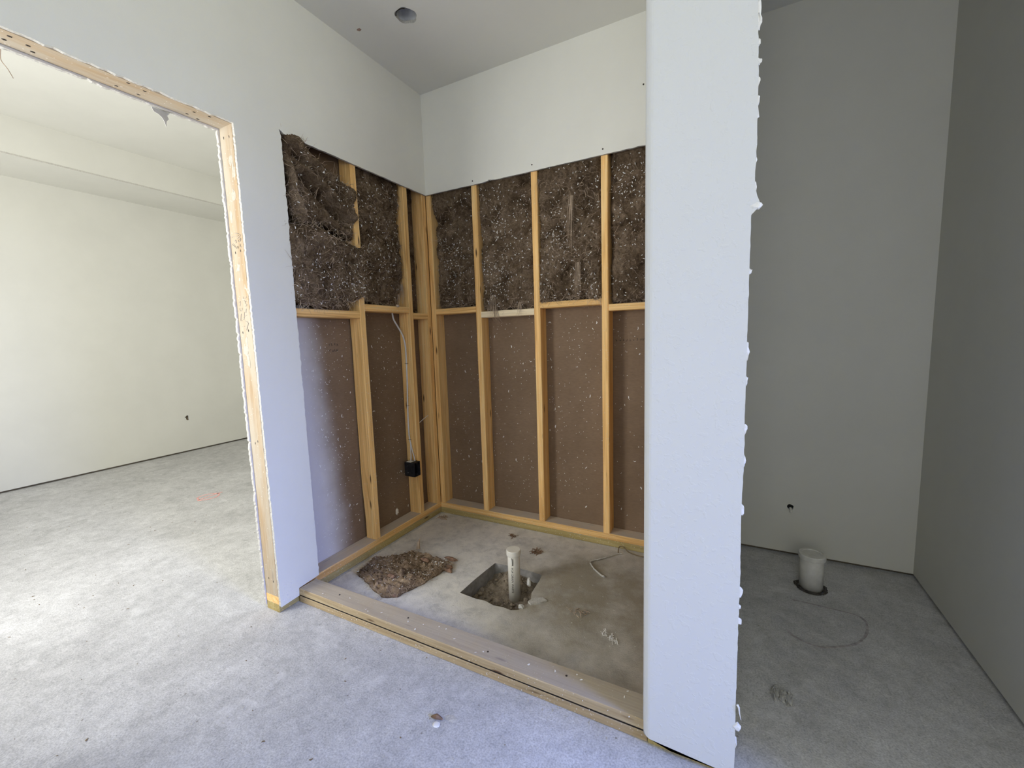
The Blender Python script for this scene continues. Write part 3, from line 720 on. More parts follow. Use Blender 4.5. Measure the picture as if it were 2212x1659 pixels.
# =================================================================== THINGS
# ---------------- insulation batts
def interp_poly(pts, s):
    xs = [p[0] for p in pts]; zs = [p[1] for p in pts]
    d = [0]
    for i in range(1, len(pts)): d.append(d[-1]+math.hypot(xs[i]-xs[i-1], zs[i]-zs[i-1]))
    t = s*d[-1]
    return np.interp(t, d, xs), np.interp(t, d, zs)
def batt(label, plane, top, bot, base=.0, relief=.018, back=-.086, extra=None, seed=0, flecks=220, fibres=700, step=.0045, edge=.03, dense=None, jit=.006, over=lambda u: False, tight=True, name='insulation_batt', group='insulation batts in the stud bays'):
    """mineral-wool batt standing in the wall. (u,z) outline from top and bottom polylines; depth d is outward from the framing face"""
    W_ = max(p[0] for p in top)-min(p[0] for p in top); Hh = max(p[1] for p in top)-min(p[1] for p in bot)
    nu = max(12, int(W_/step)); nv = max(12, int(Hh/step)); R_ = random.Random(seed)
    S = np.linspace(0, 1, nu+1); T = np.linspace(0, 1, nv+1)
    tx, tz = interp_poly(top, S); bx, bz = interp_poly(bot, S)
    jb = [jit*mnoise.noise(Vector((s*W_*22, seed*1.3, 0)))+.4*jit*mnoise.noise(Vector((s*W_*90, seed*1.3, 4))) for s in S]
    tz = tz+np.array(jb); bz = bz-np.array(jb[::-1])*1.4
    U = bx[None, :]*(1-T[:, None])+tx[None, :]*T[:, None]; Z = bz[None, :]*(1-T[:, None])+tz[None, :]*T[:, None]
    jl = np.array([jit*.6*mnoise.noise(Vector((t*Hh*16, seed*2.1, 7))) for t in T])
    if tight: jl = jl*.12
    U[:, 0] += jl; U[:, -1] += jl[::-1]
    D = np.zeros_like(U)
    for j in range(nv+1):
        for i in range(nu+1):
            u, z = U[j, i], Z[j, i]; p = Vector((u*5+seed*7.7, z*5, seed*1.9))
            n0 = mnoise.noise(p); n1 = mnoise.noise(p*3.1); n2 = mnoise.noise(p*7.3); n3 = mnoise.noise(p*19)
            n4 = mnoise.noise(p*41)
            rd = 1-abs(n1)*2; rd2 = 1-abs(n2)*2
            D[j, i] = base+relief*1.25*(.7*n0+.60*n1+.45*n2+.36*n3+.24*n4)+relief*.45*(rd-.5)+relief*.35*(rd2-.5)
            if extra: D[j, i] += extra(u, z)
            if z > CUT-.012 and not over(u): D[j, i] = min(D[j, i], -.004)
            e = min(S[i]*W_, (1-S[i])*W_, T[j]*Hh, (1-T[j])*Hh)/edge
            if e < 1: D[j, i] -= .022*(1-e)**2
    idx = lambda j, i: j*(nu+1)+i
    def W3(u, z, d): return (-E+d, u, z) if plane == 'L' else (u, E-d, z)
    V = [W3(U[j, i], Z[j, i], D[j, i]) for j in range(nv+1) for i in range(nu+1)]
    F = [(idx(j, i), idx(j, i+1), idx(j+1, i+1), idx(j+1, i)) for j in range(nv) for i in range(nu)]
    ring = [(0, i) for i in range(nu)]+[(j, nu) for j in range(nv)]+[(nv, i) for i in range(nu, 0, -1)]+[(j, 0) for j in range(nv, 0, -1)]
    k0 = len(V)
    for j, i in ring: V.append(W3(U[j, i], Z[j, i], max(back, -.09)))
    n = len(ring)
    for k in range(n):
        a = idx(*ring[k]); b_ = idx(*ring[(k+1) % n]); F.append((b_, a, k0+k, k0+(k+1) % n))
    F.append(tuple(k0+k for k in range(n)))
    o = mesh(name, V, F, M['insul'], smooth=True)
    tag(o, label, 'insulation', group)
    bm = bmesh.new(); bm.from_mesh(o.data); bmesh.ops.recalc_face_normals(bm, faces=bm.faces); bm.to_mesh(o.data); bm.free()
    A = np.array(V[:k0]).reshape(nv+1, nu+1, 3)
    out = Vector((1, 0, 0)) if plane == 'L' else Vector((0, -1, 0))
    along = Vector((0, 1, 0)) if plane == 'L' else Vector((1, 0, 0))
    # fibres: matted wisps
    mb = MB()
    for k in range(fibres):
        j = R_.randrange(nv+1); i = R_.randrange(nu+1)
        if R_.random() < .25: j = R_.choice([0, 1, 2, nv, nv-1])
        p = Vector(A[j, i])
        if p.z > CUT-.045 and not over(U[j, i]): continue
        a = R_.random()*6.28; ln = R_.uniform(.015, .07)
        d = along*math.cos(a)+Vector((0, 0, 1))*math.sin(a)*.8; pts = [p-out*.002]
        lift = R_.uniform(.1, .7)
        for q in range(1, 5):
            t = q/4; d = (d+Vector((R_.gauss(0, .35), R_.gauss(0, .35), R_.gauss(0, .35)-.12))).normalized()
            nx = pts[-1]+d*ln/4+out*(ln*.18*lift*(1-1.6*t))
            if tight:      # wisps stay between the studs
                q_ = 1 if plane == 'L' else 0; nx[q_] = min(max(nx[q_], U.min()-.002), U.max()+.002)
            pts.append(nx)
        mb.tube(pts, lambda t, r=R_.uniform(.0005, .0013): r*(1-.7*t), 3)
    tag(mb.build('wool_fibres', M['fibre'], o), kind='stuff')
    # white plaster flecks
    mb = MB(); cl = [(R_.random(), R_.random()) for _ in range(7)]
    for k in range(int(flecks*.62)):
        if R_.random() < .45: c = R_.choice(cl); s, t = c[0]+R_.gauss(0, .13), c[1]+R_.gauss(0, .10)
        else: s, t = R_.random(), R_.random()
        if not (.02 < s < .98 and .02 < t < .98): continue
        if dense and R_.random() > dense(s, t): continue
        j, i = int(t*nv), int(s*nu); p = A[j, i]
        if p[2] > CUT-.012 and not over(U[j, i]): continue
        du = Vector(A[j, min(i+1, nu)])-Vector(A[j, max(i-1, 0)]); dv = Vector(A[min(j+1, nv), i])-Vector(A[max(j-1, 0), i])
        n_ = du.cross(dv).normalized()
        if n_.dot(out) < 0: n_ = -n_
        flake(mb, p, n_+out*.5, R_.uniform(.004, .0135), R_.uniform(.0016, .0036), R_, None, .35, .0016)
    tag(mb.build('plaster_flecks', M['plaster'], o), kind='stuff')
    return o

def seg_d(u, z, a, b_):
    ax, az = a; bx, bz = b_; dx, dz = bx-ax, bz-az; t = max(0, min(1, ((u-ax)*dx+(z-az)*dz)/(dx*dx+dz*dz)))
    return math.hypot(u-ax-t*dx, z-az-t*dz)
def gss(x, s): return math.exp(-(x/s)**2)

# left wall, first bay: the peeled, folded upper piece
def ex_up(u, z):
    v = .030*gss(seg_d(u, z, (-.965, 2.02), (-.915, 1.80)), .022)        # left rolled edge
    v += .045*gss(seg_d(u, z, (-.855, 2.03), (-.62, 1.875)), .042)       # big diagonal fold
    v -= .075*gss(seg_d(u, z, (-.885, 2.00), (-.66, 1.835)), .020)       # dark crease under it
    v += .020*gss(seg_d(u, z, (-.90, 1.86), (-.66, 1.80)), .035)
    v += .025*gss(seg_d(u, z, (-.95, 2.13), (-.60, 1.99)), .025)
    v -= .045*gss(seg_d(u, z, (-.93, 2.09), (-.70, 1.965)), .012)
    v -= .040*gss(seg_d(u, z, (-.93, 2.04), (-.90, 1.86)), .012)
    v += .030*gss(math.hypot(u+.91, z-2.15), .04)                        # tuft over the cut edge
    return v
batt('crumpled brown insulation peeling out at the top left of the door-side bay', 'L',
     [(-.985, 2.20), (-.915, 2.186), (-.878, 2.140), (-.829, 2.105), (-.756, 2.078), (-.66, 2.052), (-.560, 2.030)],
     [(-.965, 1.90), (-.945, 1.80), (-.91, 1.785), (-.794, 1.815), (-.686, 1.778), (-.612, 1.772)], base=.0, relief=.013, extra=ex_up, seed=1, flecks=150, fibres=650, edge=.02, jit=.010, over=lambda u: u < -.875, tight=False)
def ex_lo(u, z):
    return .012-.012*gss(seg_d(u, z, (-.97, 1.46), (-.60, 1.44)), .02)+.02*gss(seg_d(u, z, (-.95, 1.70), (-.58, 1.68)), .06)
batt('lower sagging brown insulation hanging over the first stud above the short blocking', 'L',
     [(-.999, 1.765), (-.917, 1.775), (-.816, 1.780), (-.758, 1.752), (-.658, 1.736), (-.548, 1.722)],
     [(-.999, 1.415), (-.953, 1.402), (-.852, 1.398), (-.738, 1.420), (-.640, 1.442), (-.560, 1.470)], base=.012, relief=.016, back=-.03, extra=ex_lo, seed=2, flecks=330, fibres=1100, jit=.008, tight=False)
batt('flat brown insulation between the two left studs above the cable', 'L',
     [(-.555, 2.30), (-.216, 2.30)], [(-.556, 1.452), (-.46, 1.445), (-.38, 1.436), (-.30, 1.47), (-.262, 1.50), (-.226, 1.56)],
     base=-.026, relief=.017, extra=lambda u, z: .012*gss(z-1.6, .2), seed=3, flecks=520, fibres=900)
batt('narrow strip of brown insulation beside the left corner studs', 'L', [(-.158, 2.30), (-.036, 2.30)], [(-.158, 1.412), (-.036, 1.412)], base=-.066, relief=.008, seed=4, flecks=40, fibres=150)
# back wall bays
def ex_b0(u, z):
    return .020*gss(z-2.09, .07)-.018*gss(z-1.985, .03)-.012*gss(z-1.745, .008)-.012*gss(math.hypot(u-.2, z-1.57), .06)
batt('dark brown insulation in the rear bay nearest the corner', 'B', [(.027, 2.30), (.340, 2.30)], [(.040, 1.437), (.20, 1.430), (.335, 1.436)], base=-.016, relief=.014, extra=ex_b0, seed=5, flecks=420, fibres=900)
def ex_b1(u, z):
    return .012*gss(math.hypot(u-.60, z-2.07), .07)-.015*gss(math.hypot(u-.48, z-1.62), .06)+.014*gss(z-1.45, .05)-.03*gss(math.hypot(u-.70, z-2.13), .03)
batt('speckled brown insulation in the second rear bay, above the pale blocking', 'B', [(.384, 2.30), (.744, 2.30)], [(.386, 1.402), (.50, 1.393), (.62, 1.400), (.744, 1.398)], base=-.012, relief=.015, extra=ex_b1, seed=6, flecks=640, fibres=1100, jit=.010)
def ex_b2(u, z):
    v = .022*gss(seg_d(u, z, (.80, 2.13), (1.08, 2.08)), .06)            # drooping top flap
    v -= .060*gss(math.hypot((u-1.085)/.8, (z-1.93)/1.25), .058)         # torn pocket
    v += .016*gss(seg_d(u, z, (1.00, 1.93), (1.13, 1.83)), .02)
    v += .014*gss(seg_d(u, z, (.98, 1.98), (.99, 1.66)), .03)-.018*gss(seg_d(u, z, (.93, 1.86), (.95, 1.72)), .02)
    v += .018*gss(z-1.46, .05)-.02*gss(seg_d(u, z, (.88, 1.455), (1.10, 1.455)), .012)
    return v
batt('shaggy brown insulation with a torn pocket in the third rear bay', 'B', [(.790, 2.30), (1.151, 2.30)], [(.790, 1.402), (.86, 1.425), (1.00, 1.430), (1.08, 1.425), (1.125, 1.405), (1.151, 1.42)], base=-.002, relief=.019, extra=ex_b2, seed=7, flecks=620, fibres=1500, jit=.012)
def ex_b3(u, z):
    return -.012*gss(z-1.80, .006)+.014*gss(math.hypot(u-1.27, z-1.62), .05)-.014*gss(math.hypot(u-1.25, z-1.70), .08)-.02*gss(seg_d(u, z, (1.235, 2.15), (1.225, 2.03)), .012)
batt('dark brown insulation in the rear bay beside the white divider', 'B', [(1.197, 2.30), (1.541, 2.30)], [(1.200, 1.396), (1.54, 1.400)], base=-.022, relief=.013, extra=ex_b3, seed=8, flecks=520, fibres=700)

# hanging tufts over the blockings
def tuft(label, path, name='insulation_tuft', r=.0008, n=26, spread=.006, seed=0):
    R_ = random.Random(seed); mb = MB()
    for k in range(n):
        off = Vector((R_.gauss(0, spread), R_.gauss(0, spread*.4), R_.gauss(0, spread*.5))); cut = R_.uniform(.55, 1)
        P = smoothpath([Vector(p)+off*(1+.5*i)+Vector((R_.gauss(0, .002), R_.gauss(0, .001), 0)) for i, p in enumerate(path)], 4)
        P = P[:max(3, int(len(P)*cut))]
        mb.tube(P, lambda t, q=r*R_.uniform(.6, 1.6): q*(1-.75*t), 3)
    o = mb.build(name, M['fibre']); tag(o, label, 'insulation', 'loose insulation tufts'); return o
tuft('long wisp of insulation trailing over the left part of the pale blocking', [(.475, .012, 1.48), (.478, .004, 1.42), (.482, .002, 1.37), (.490, .006, 1.335), (.52, .012, 1.295)], seed=1, n=40, spread=.008)
tuft('short wisp of insulation over the right part of the pale blocking', [(.66, .012, 1.43), (.66, .005, 1.39), (.655, .004, 1.345)], seed=4)
tuft('upper fibre strand dangling in the torn third rear bay', [(.995, .000, 1.98), (.992, -.012, 1.88), (.990, -.012, 1.76), (.980, -.006, 1.66)], seed=2, n=22, spread=.004)
tuft('lower fibre strand dangling over the third rear blocking', [(1.03, -.010, 1.62), (1.025, -.012, 1.54), (1.02, -.010, 1.46), (.985, .0, 1.395)], seed=5, n=22)
tuft('clump of fibre beside the second rear stud above the third blocking', [(.84, .000, 1.50), (.82, -.008, 1.44), (.80, -.004, 1.405)], seed=6, n=34, spread=.010)
tuft('clump of fibre at the right end of the third rear blocking', [(1.11, .000, 1.47), (1.125, -.008, 1.435), (1.14, -.004, 1.41)], seed=7, n=34, spread=.009)
tuft('wisp of insulation caught on the blocking where the cable drops', [(-.008, -.30, 1.50), (-.004, -.31, 1.46), (-.002, -.325, 1.425)], seed=3, n=16)
tuft('thin wisp of insulation hanging beside the second left stud', [(-.01, -.27, 1.56), (-.006, -.268, 1.49), (-.006, -.285, 1.43)], seed=8, n=16)

# torn piece lying on the shower floor
def floor_batt():
    top = [(.05, -.71), (.136, -.60), (.205, -.52), (.30, -.53), (.40, -.545), (.475, -.545)]
    bot = [(.065, -.82), (.19, -.865), (.33, -.92), (.40, -.885), (.445, -.74), (.47, -.60)]
    nu, nv = 96, 76; S = np.linspace(0, 1, nu+1); T = np.linspace(0, 1, nv+1); R_ = random.Random(40)
    tx, ty = interp_poly(top, S); bx, by = interp_poly(bot, S); V = []; F = []
    for j, t in enumerate(T):
        for i, s in enumerate(S):
            x = bx[i]*(1-t)+tx[i]*t; y = by[i]*(1-t)+ty[i]*t
            p = Vector((x*9, y*9, 3)); n0 = mnoise.noise(p); n1 = mnoise.noise(p*2.7); n2 = mnoise.noise(p*8); n3 = mnoise.noise(p*18)
            e = min(s*.4, (1-s)*.4, t*.28, (1-t)*.28)
            x += .010*mnoise.noise(p*2+Vector((5, 0, 0)))*(e < .02); y += .010*mnoise.noise(p*2+Vector((0, 9, 0)))*(e < .02)
            h = .022+.016*n0+.022*abs(n1)*1.3+.014*n2+.009*n3+.020*gss(math.hypot(x-.27, y+.66), .07)-.014*gss(math.hypot(x-.36, y+.66), .03)
            h *= min(1, .45+e/.02*.55); V.append((x, y, max(.004, h)))
    idx = lambda j, i: j*(nu+1)+i
    F = [(idx(j, i), idx(j, i+1), idx(j+1, i+1), idx(j+1, i)) for j in range(nv) for i in range(nu)]
    ring = [(0, i) for i in range(nu)]+[(j, nu) for j in range(nv)]+[(nv, i) for i in range(nu, 0, -1)]+[(j, 0) for j in range(nv, 0, -1)]
    k0 = len(V); A = [Vector(v) for v in V]
    for j, i in ring: v = V[idx(j, i)]; V.append((v[0], v[1], 0))
    n = len(ring)
    for k in range(n): F.append((idx(*ring[(k+1) % n]), idx(*ring[k]), k0+k, k0+(k+1) % n))
    F.append(tuple(k0+k for k in range(n)))
    o = mesh('insulation_scrap', V, F, M['insul_dusty'], smooth=True)
    tag(o, 'torn matted scrap of brown insulation lying on the shower floor', 'insulation')
    bm = bmesh.new(); bm.from_mesh(o.data); bmesh.ops.recalc_face_normals(bm, faces=bm.faces); bm.to_mesh(o.data); bm.free()
    mb = MB()
    for k in range(1500):
        edge_ = R_.random() < .4; p = A[idx(*R_.choice(ring))] if edge_ else R_.choice(A)
        a = R_.random()*6.28; d = Vector((math.cos(a), math.sin(a), R_.uniform(-.1, .5))); pts = [p]; ln = R_.uniform(.012, .05)
        for q in range(4):
            d = (d+Vector((R_.gauss(0, .4), R_.gauss(0, .4), R_.gauss(-.12, .3)))).normalized(); nx = pts[-1]+d*ln/4; nx.z = max(nx.z, .0015); pts.append(nx)
        mb.tube(pts, lambda t, r=R_.uniform(.0004, .001): r*(1-.7*t), 3)
    mb.tube(smoothpath([(.205, -.50, .02), (.203, -.488, .055), (.208, -.48, .075)]), lambda t: .012*(1-t)+.001, 7)
    tag(mb.build('wool_fibres', M['fibre'], o), kind='stuff')
    mb = MB()
    for k in range(150): flake(mb, R_.choice(A)+Vector((0, 0, .002)), (R_.gauss(0, .3), R_.gauss(0, .3), 1), R_.uniform(.004, .013), R_.uniform(.0015, .004), R_)
    tag(mb.build('plaster_flecks', M['plaster'], o), kind='stuff')
    # red-brown curled pieces at its right end
    bw = simple('brown_wool', (.26, .16, .11), 1, .45, 60, bmp=.8)
    for (x, y, rx, ry) in [(.46, -.57, .040, .014), (.44, -.50, .034, .010), (.49, -.60, .028, .010), (.37, -.885, .03, .010), (.34, -.60, .03, .012), (.29, -.80, .028, .012)]:
        V, F = blob((x, y, .010 if y < -.84 or x > .43 else .034), rx, ry, .010, int(x*100), .8, 2); mesh('torn_edge', V, F, bw, o, True)
floor_batt()

# ---------------- shower curb: two stacked boards
cb = empty('shower_curb', (.79, -1.06, 0)); tag(cb, 'shower curb of two stacked weathered boards across the opening', 'curb')
board('curb_board', (.001, -1.1073, 0), (XC0+.012, -1.0165, .0318), 0, M['curb'], cb, seed=121, wob=.0008, seg=40)
board('curb_board', (.001, -1.1080, .0358), (XC0+.012, -1.0135, .0690), 0, M['curb'], cb, seed=122, wob=.0010, seg=40)
MB().box((.003, -1.1066, .0319), (XC0+.010, -1.02, .0357)).build('seam_shade', M['dark'], cb)  # shadow gap between the boards drawn as a near-black strip
mb = MB()
for x, y in [(.22, -1.06), (.62, -1.05), (1.02, -1.07), (1.32, -1.05)]: mb.add(*tube_geo([(x, y, .069), (x, y, .0698)], .004, 8))
mb.build('nail_heads', M['rust'], cb)
mb = MB(); R_ = random.Random(77)
for k in range(42):
    x = R_.uniform(.02, 1.56)
    if R_.random() < .6: flake(mb, (x, -1.1085, R_.uniform(.004, .066)), (0, -1, 0), R_.uniform(.002, .006), R_.uniform(.0015, .003), R_)
    else: flake(mb, (x, R_.uniform(-1.10, -1.02), .0695), (0, 0, 1), R_.uniform(.003, .012), R_.uniform(.002, .005), R_)
tag(mb.build('plaster_flecks', M['plaster'], cb), kind='stuff')

# ---------------- shower drain pipe with cap and print
px_, py_ = .850, -.530
dp = empty('drain_pipe', (px_, py_, -.09)); tag(dp, 'capped white drain pipe standing in the dirt of the shower floor hole', 'pipe')
lean = .006
mb = MB(); pr = [(.0001, -.095), (.0305, -.095), (.0305, .150), (.0290, .152)]
mb.lathe((px_, py_, 0), pr, 36); mb.build('pipe_body', M['pvc'], dp, True)
mb = MB(); mb.lathe((px_, py_, 0), [(.0308, .142), (.0350, .143), (.0358, .147), (.0358, .168), (.0345, .171), (.031, .1715), (.0001, .1712)], 40); cap = mb.build('end_cap', M['pvc'], dp, True)
bpy.context.view_layer.update()
for p_ in cap.data.polygons: p_.use_smooth = False
def pipe_text(txt, ztop, size, ang0, parent):
    c = bpy.data.curves.new('t', 'FONT'); c.body = txt; c.size = size; to = bpy.data.objects.new('t', c); COL.objects.link(to)
    bpy.context.view_layer.update(); dg = bpy.context.evaluated_depsgraph_get(); me = bpy.data.meshes.new_from_object(to.evaluated_get(dg))
    bm = bmesh.new(); bm.from_mesh(me); bmesh.ops.triangulate(bm, faces=bm.faces)
    R0 = .0309
    for v in bm.verts:
        a = ang0+(v.co.y-size*.35)/R0; z = ztop-v.co.x
        v.co = Vector((px_+R0*math.cos(a), py_+R0*math.sin(a), z))
    r = bmesh.ops.extrude_face_region(bm, geom=list(bm.faces))
    for v in [x for x in r['geom'] if isinstance(x, bmesh.types.BMVert)]:
        d = Vector((v.co.x-px_, v.co.y-py_, 0)).normalized(); v.co -= d*.0006
    o = from_bm('pipe_print', bm, M['ink'], parent); bpy.data.objects.remove(to); bpy.data.curves.remove(c); bpy.data.meshes.remove(me)
    tag(o, 'black print running down the pipe')
va = math.atan2(-2.2844-py_, 1.7952-px_)
pipe_text('FOR DRAIN WASTE', .088, .0150, va-.30, dp)
mb = MB()
def onp(a, z): return (px_+.0308*math.cos(va+a), py_+.0308*math.sin(va+a), z)
mb.tube([onp(-.42, .138), onp(-.30, .134), onp(-.28, .120), onp(-.28, .102)], .0012, 4); mb.tube([onp(-.16, .136), onp(-.15, .120), onp(-.15, .102)], .0016, 4); mb.tube([onp(-.34, .102), onp(-.12, .101)], .0012, 4)
mb.build('pipe_print', M['ink'], dp)

# ---------------- dirt in the hole
def dirt():
    n = 74; x0, x1, y0, y1 = .60, 1.05, -.79, -.36; V = []; F = []
    for j in range(n+1):
        for i in range(n+1):
            x = x0+(x1-x0)*i/n; y = y0+(y1-y0)*j/n; p = Vector((x*14, y*14, 0))
            z = -.082+.014*mnoise.noise(p)+.010*mnoise.noise(p*2.6)+.008*abs(mnoise.noise(p*5.5))+.005*mnoise.noise(p*13)
            z += .050*gss(y+.40, .10)*gss(x-.80, .13)+.035*gss(y+.745, .06)*gss(x-.76, .12)-.016*gss(math.hypot(x-.93, y+.55), .08)-.014*gss(math.hypot(x-.88, y+.60), .06)
            z = min(z, -.012)
            V.append((x, y, z))
    F = [(j*(n+1)+i, j*(n+1)+i+1, (j+1)*(n+1)+i+1, (j+1)*(n+1)+i) for j in range(n) for i in range(n)]
    k0 = len(V); V += [(x0, y0, -.14), (x1, y0, -.14), (x1, y1, -.14), (x0, y1, -.14)]
    F.append((k0+3, k0+2, k0+1, k0))
    F.append(tuple(i for i in range(n+1))+(k0+1, k0)); F.append(tuple(n*(n+1)+i for i in range(n, -1, -1))+(k0+3, k0+2))
    F.append(tuple(j*(n+1) for j in range(n, -1, -1))+(k0, k0+3)); F.append(tuple(j*(n+1)+n for j in range(n+1))+(k0+2, k0+1))
    o = mesh('soil', V, F, M['dirt'], smooth=True); tag(o, 'sandy brown soil in the floor hole around the drain pipe', 'soil', kind='stuff')
    mb = MB(); R_ = random.Random(50)
    for k in range(240):
        x, y = R_.uniform(.665, .965), R_.uniform(-.72, -.425); i = int((x-x0)/(x1-x0)*n); j = int((y-y0)/(y1-y0)*n)
        s = R_.uniform(.003, .009) if R_.random() < .85 else R_.uniform(.010, .016)
        if math.hypot(x-px_, y-py_) < .034+s: continue
        mb.add(*blob((x, y, V[j*(n+1)+i][2]+s*.3), s, s*R_.uniform(.7, 1), s*.8, k, .6, 1))
    tag(mb.build('soil_clods', M['dirt'], o), kind='stuff')
dirt()
# plaster pieces around the hole
def chip(label, pts, z0, h, m, name='plaster_chip', group=None):
    o = sheet(name, pts, 2, z0, z0+h, [m]); tag(o, label, 'debris', group); return o
chip('pale plaster chip lying on the right rim of the drain hole', [(.985, -.655), (1.0, -.62), (1.035, -.60), (1.062, -.612), (1.04, -.64), (1.005, -.668)], 0, .008, M['gyp'])
V, F = blob((.915, -.50, -.005), .010, .008, .020, 9, .6, 2); tag(mesh('plaster_chip', V, F, M['plaster']), 'white plaster lump behind the drain pipe', 'debris')
V, F = blob((.972, -.70, .004), .014, .010, .010, 12, .6, 2); tag(mesh('concrete_crumb', V, F, M['gyp']), 'concrete crumb at the front right corner of the drain hole', 'debris')

# ---------------- toilet waste pipe
tx_, ty_ = 2.150, .012
tp = empty('toilet_waste_pipe', (tx_, ty_, 0)); tag(tp, 'short capped toilet waste pipe rising from the alcove floor', 'pipe')
mb = MB(); mb.lathe((tx_, ty_, 0), [(.0, .0), (.0475, .0), (.0475, .155), (.046, .156)], 40); mb.build('pipe_body', M['pvc_dusty'], tp, True)
mb = MB(); mb.lathe((tx_, ty_, 0), [(.048, .148), (.0535, .149), (.0540, .153), (.0540, .168), (.0525, .171), (.040, .1715), (.0385, .1695), (.0001, .169)], 44); c_ = mb.build('end_cap', M['pvc_dusty'], tp)
mb = MB(); R_ = random.Random(61)
P = [(tx_+(.057+.003*math.sin(5*a))*math.cos(a), ty_+(.057+.003*math.cos(4*a))*math.sin(a), .004+.002*math.sin(7*a)) for a in np.linspace(0, 2*math.pi, 30)]
mb.tube(P, .0062, 6)
for k in range(60):
    a = R_.random()*6.28; mb.add(*blob((tx_+R_.uniform(.05, .066)*math.cos(a), ty_+R_.uniform(.05, .066)*math.sin(a), .005), .005, .004, .005, k, .6, 1))
tag(mb.build('base_gap_ring', simple('gap_dark', (.06, .055, .05), .95, .5, 60), tp), 'dark ring for the gap around the pipe base')  # near-black ring drawn for the dark gap at the pipe base
# water stub in the alcove wall
V, F = tube_geo(smoothpath([(hx, YA+.035, hz-.040), (hx, YA+.016, hz-.014), (hx+.001, YA-.002, hz-.006), (hx+.002, YA-.010, hz-.014), (hx+.003, YA-.011, hz-.024)]), .0058, 10)
tag(mesh('water_stub', V, F, M['pvc_dusty'], smooth=True), 'white water supply stub poking from a hole in the alcove wall', 'pipe')

# ---------------- electrical box and cable on the second left stud
eb = empty('electrical_box', (-.04, -.235, .345)); tag(eb, 'black plastic electrical box nailed to the second left stud', 'electrical box')
def box_shell():
    x0, x1, y0, y1, z0, z1 = -.078, .004, -.262, -.2068, .345, .437; t = .003; mb = MB()
    mb.box((x0, y0, z0), (x0+t, y1, z1)); mb.box((x0+t, y0, z0), (x1, y0+t, z1)); mb.box((x0+t, y1-t, z0), (x1, y1, z1)); mb.box((x0+t, y0+t, z0), (x1, y1-t, z0+t)); mb.box((x0+t, y0+t, z1-t), (x1, y1-t, z1))
    for z in (z0+.006, z1-.014): mb.box((x1-.02, (y0+y1)/2-.005, z), (x1-.001, (y0+y1)/2+.005, z+.008))
    mb.box((x0+.02, y0-.002, z0+.02), (x1-.02, y0, z1-.02))
    return mb.build('box_body', M['black_plastic'], eb)
bb = box_shell()
MB().box((-.066, -.258, .4372), (-.030, -.222, .4395)).build('clamp_tab', M['plaster'], eb)
for z in (.37, .415): V, F = tube_geo([(-.05, -.2645, z), (-.05, -.20, z+.002)], .002, 6); mesh('mounting_nail', V, F, M['metal'], eb)
cab = empty('electrical_cable', (-.06, -.215, .44)); tag(cab, 'white electrical cable stapled down the second left stud to the black box', 'cable')
P = smoothpath([(-.056, -.318, 1.43), (-.057, -.312, 1.391), (-.058, -.300, 1.350), (-.058, -.266, 1.305), (-.058, -.228, 1.250), (-.057, -.2125, 1.19), (-.056, -.2115, 1.15), (-.057, -.2115, 1.06), (-.059, -.2115, .97), (-.066, -.2115, .83), (-.070, -.2115, .73), (-.071, -.2115, .64), (-.068, -.2115, .585), (-.061, -.2125, .55)], 6)
V, F = tube_geo(P, .0050, 10); mesh('cable_jacket', V, F, M['cable'], cab, True)
for q in ([(-.062, -.2125, .552), (-.060, -.216, .51), (-.052, -.225, .47), (-.046, -.236, .4385), (-.044, -.240, .415)], [(-.060, -.2115, .552), (-.050, -.2135, .51), (-.036, -.216, .47), (-.026, -.220, .4385), (-.024, -.223, .42)]):
    V, F = tube_geo(smoothpath(q), .0034, 8); mesh('conductor', V, F, M['cable'], cab, True)
for z, x in ((1.075, -.0568), (.80, -.0672), (.577, -.0668)):
    V, F = tube_geo([(x-.009, -.2062, z), (x-.008, -.2172, z), (x+.008, -.2172, z), (x+.009, -.2062, z)], .0013, 5); mesh('staple', V, F, M['rust'], cab)
V, F = blob((-.008, -.315, 1.432), .010, .014, .008, 8, .6, 2); tag(mesh('foam_blob', V, F, simple('sealant', (.58, .47, .36), .9, .2, 60, bmp=.5)), 'beige sealant blob on the blocking above the cable', 'sealant')
V, F = tube_geo(smoothpath([(-.02, -.16, .682), (-.012, -.13, .70), (-.006, -.098, .714), (-.012, -.08, .716)]), .0018, 6)
tag(mesh('wire_stub', V, F, M['cable']), 'short bent wire stub at the corner stud', 'wire')

# ---------------- debris
R_ = random.Random(99)
def clump(label, c, r, n, m, seed, cat='debris', name='debris_tuft', h=.012):
    R_ = random.Random(seed); mb = MB()
    for k in range(n):
        a = R_.random()*6.28; rr_ = r*math.sqrt(R_.random()); p = Vector((c[0]+rr_*math.cos(a), c[1]+rr_*math.sin(a)*.7, .002+R_.random()*h*.4)); d = Vector((R_.gauss(0, 1), R_.gauss(0, 1), R_.gauss(0, .35))).normalized(); pts = [p]
        for q in range(3):
            d = (d+Vector((R_.gauss(0, .5), R_.gauss(0, .5), R_.gauss(0, .4)))).normalized(); nx = pts[-1]+d*R_.uniform(.004, .012); nx.z = min(max(nx.z, .001), h); pts.append(nx)
        mb.tube(pts, R_.uniform(.0006, .0022), 4)
    o = mb.build(name, m); tag(o, label, cat); return o
brown = simple('brown_fluff', (.22, .14, .09), 1, .4, 40)
clump('reddish brown tuft of fluff behind the capped drain pipe', (.835, -.225), .026, 60, brown, 1)
clump('grey dust balls in the floor corner of the shower', (.06, -.07), .035, 50, M['fibre'], 2)
clump('brown wisp on the shower floor near the rear plate', (.62, -.11), .02, 24, brown, 3)
clump('pale plaster shreds on the shower floor near the divider', (1.38, -.72), .030, 26, M['plaster'], 4)
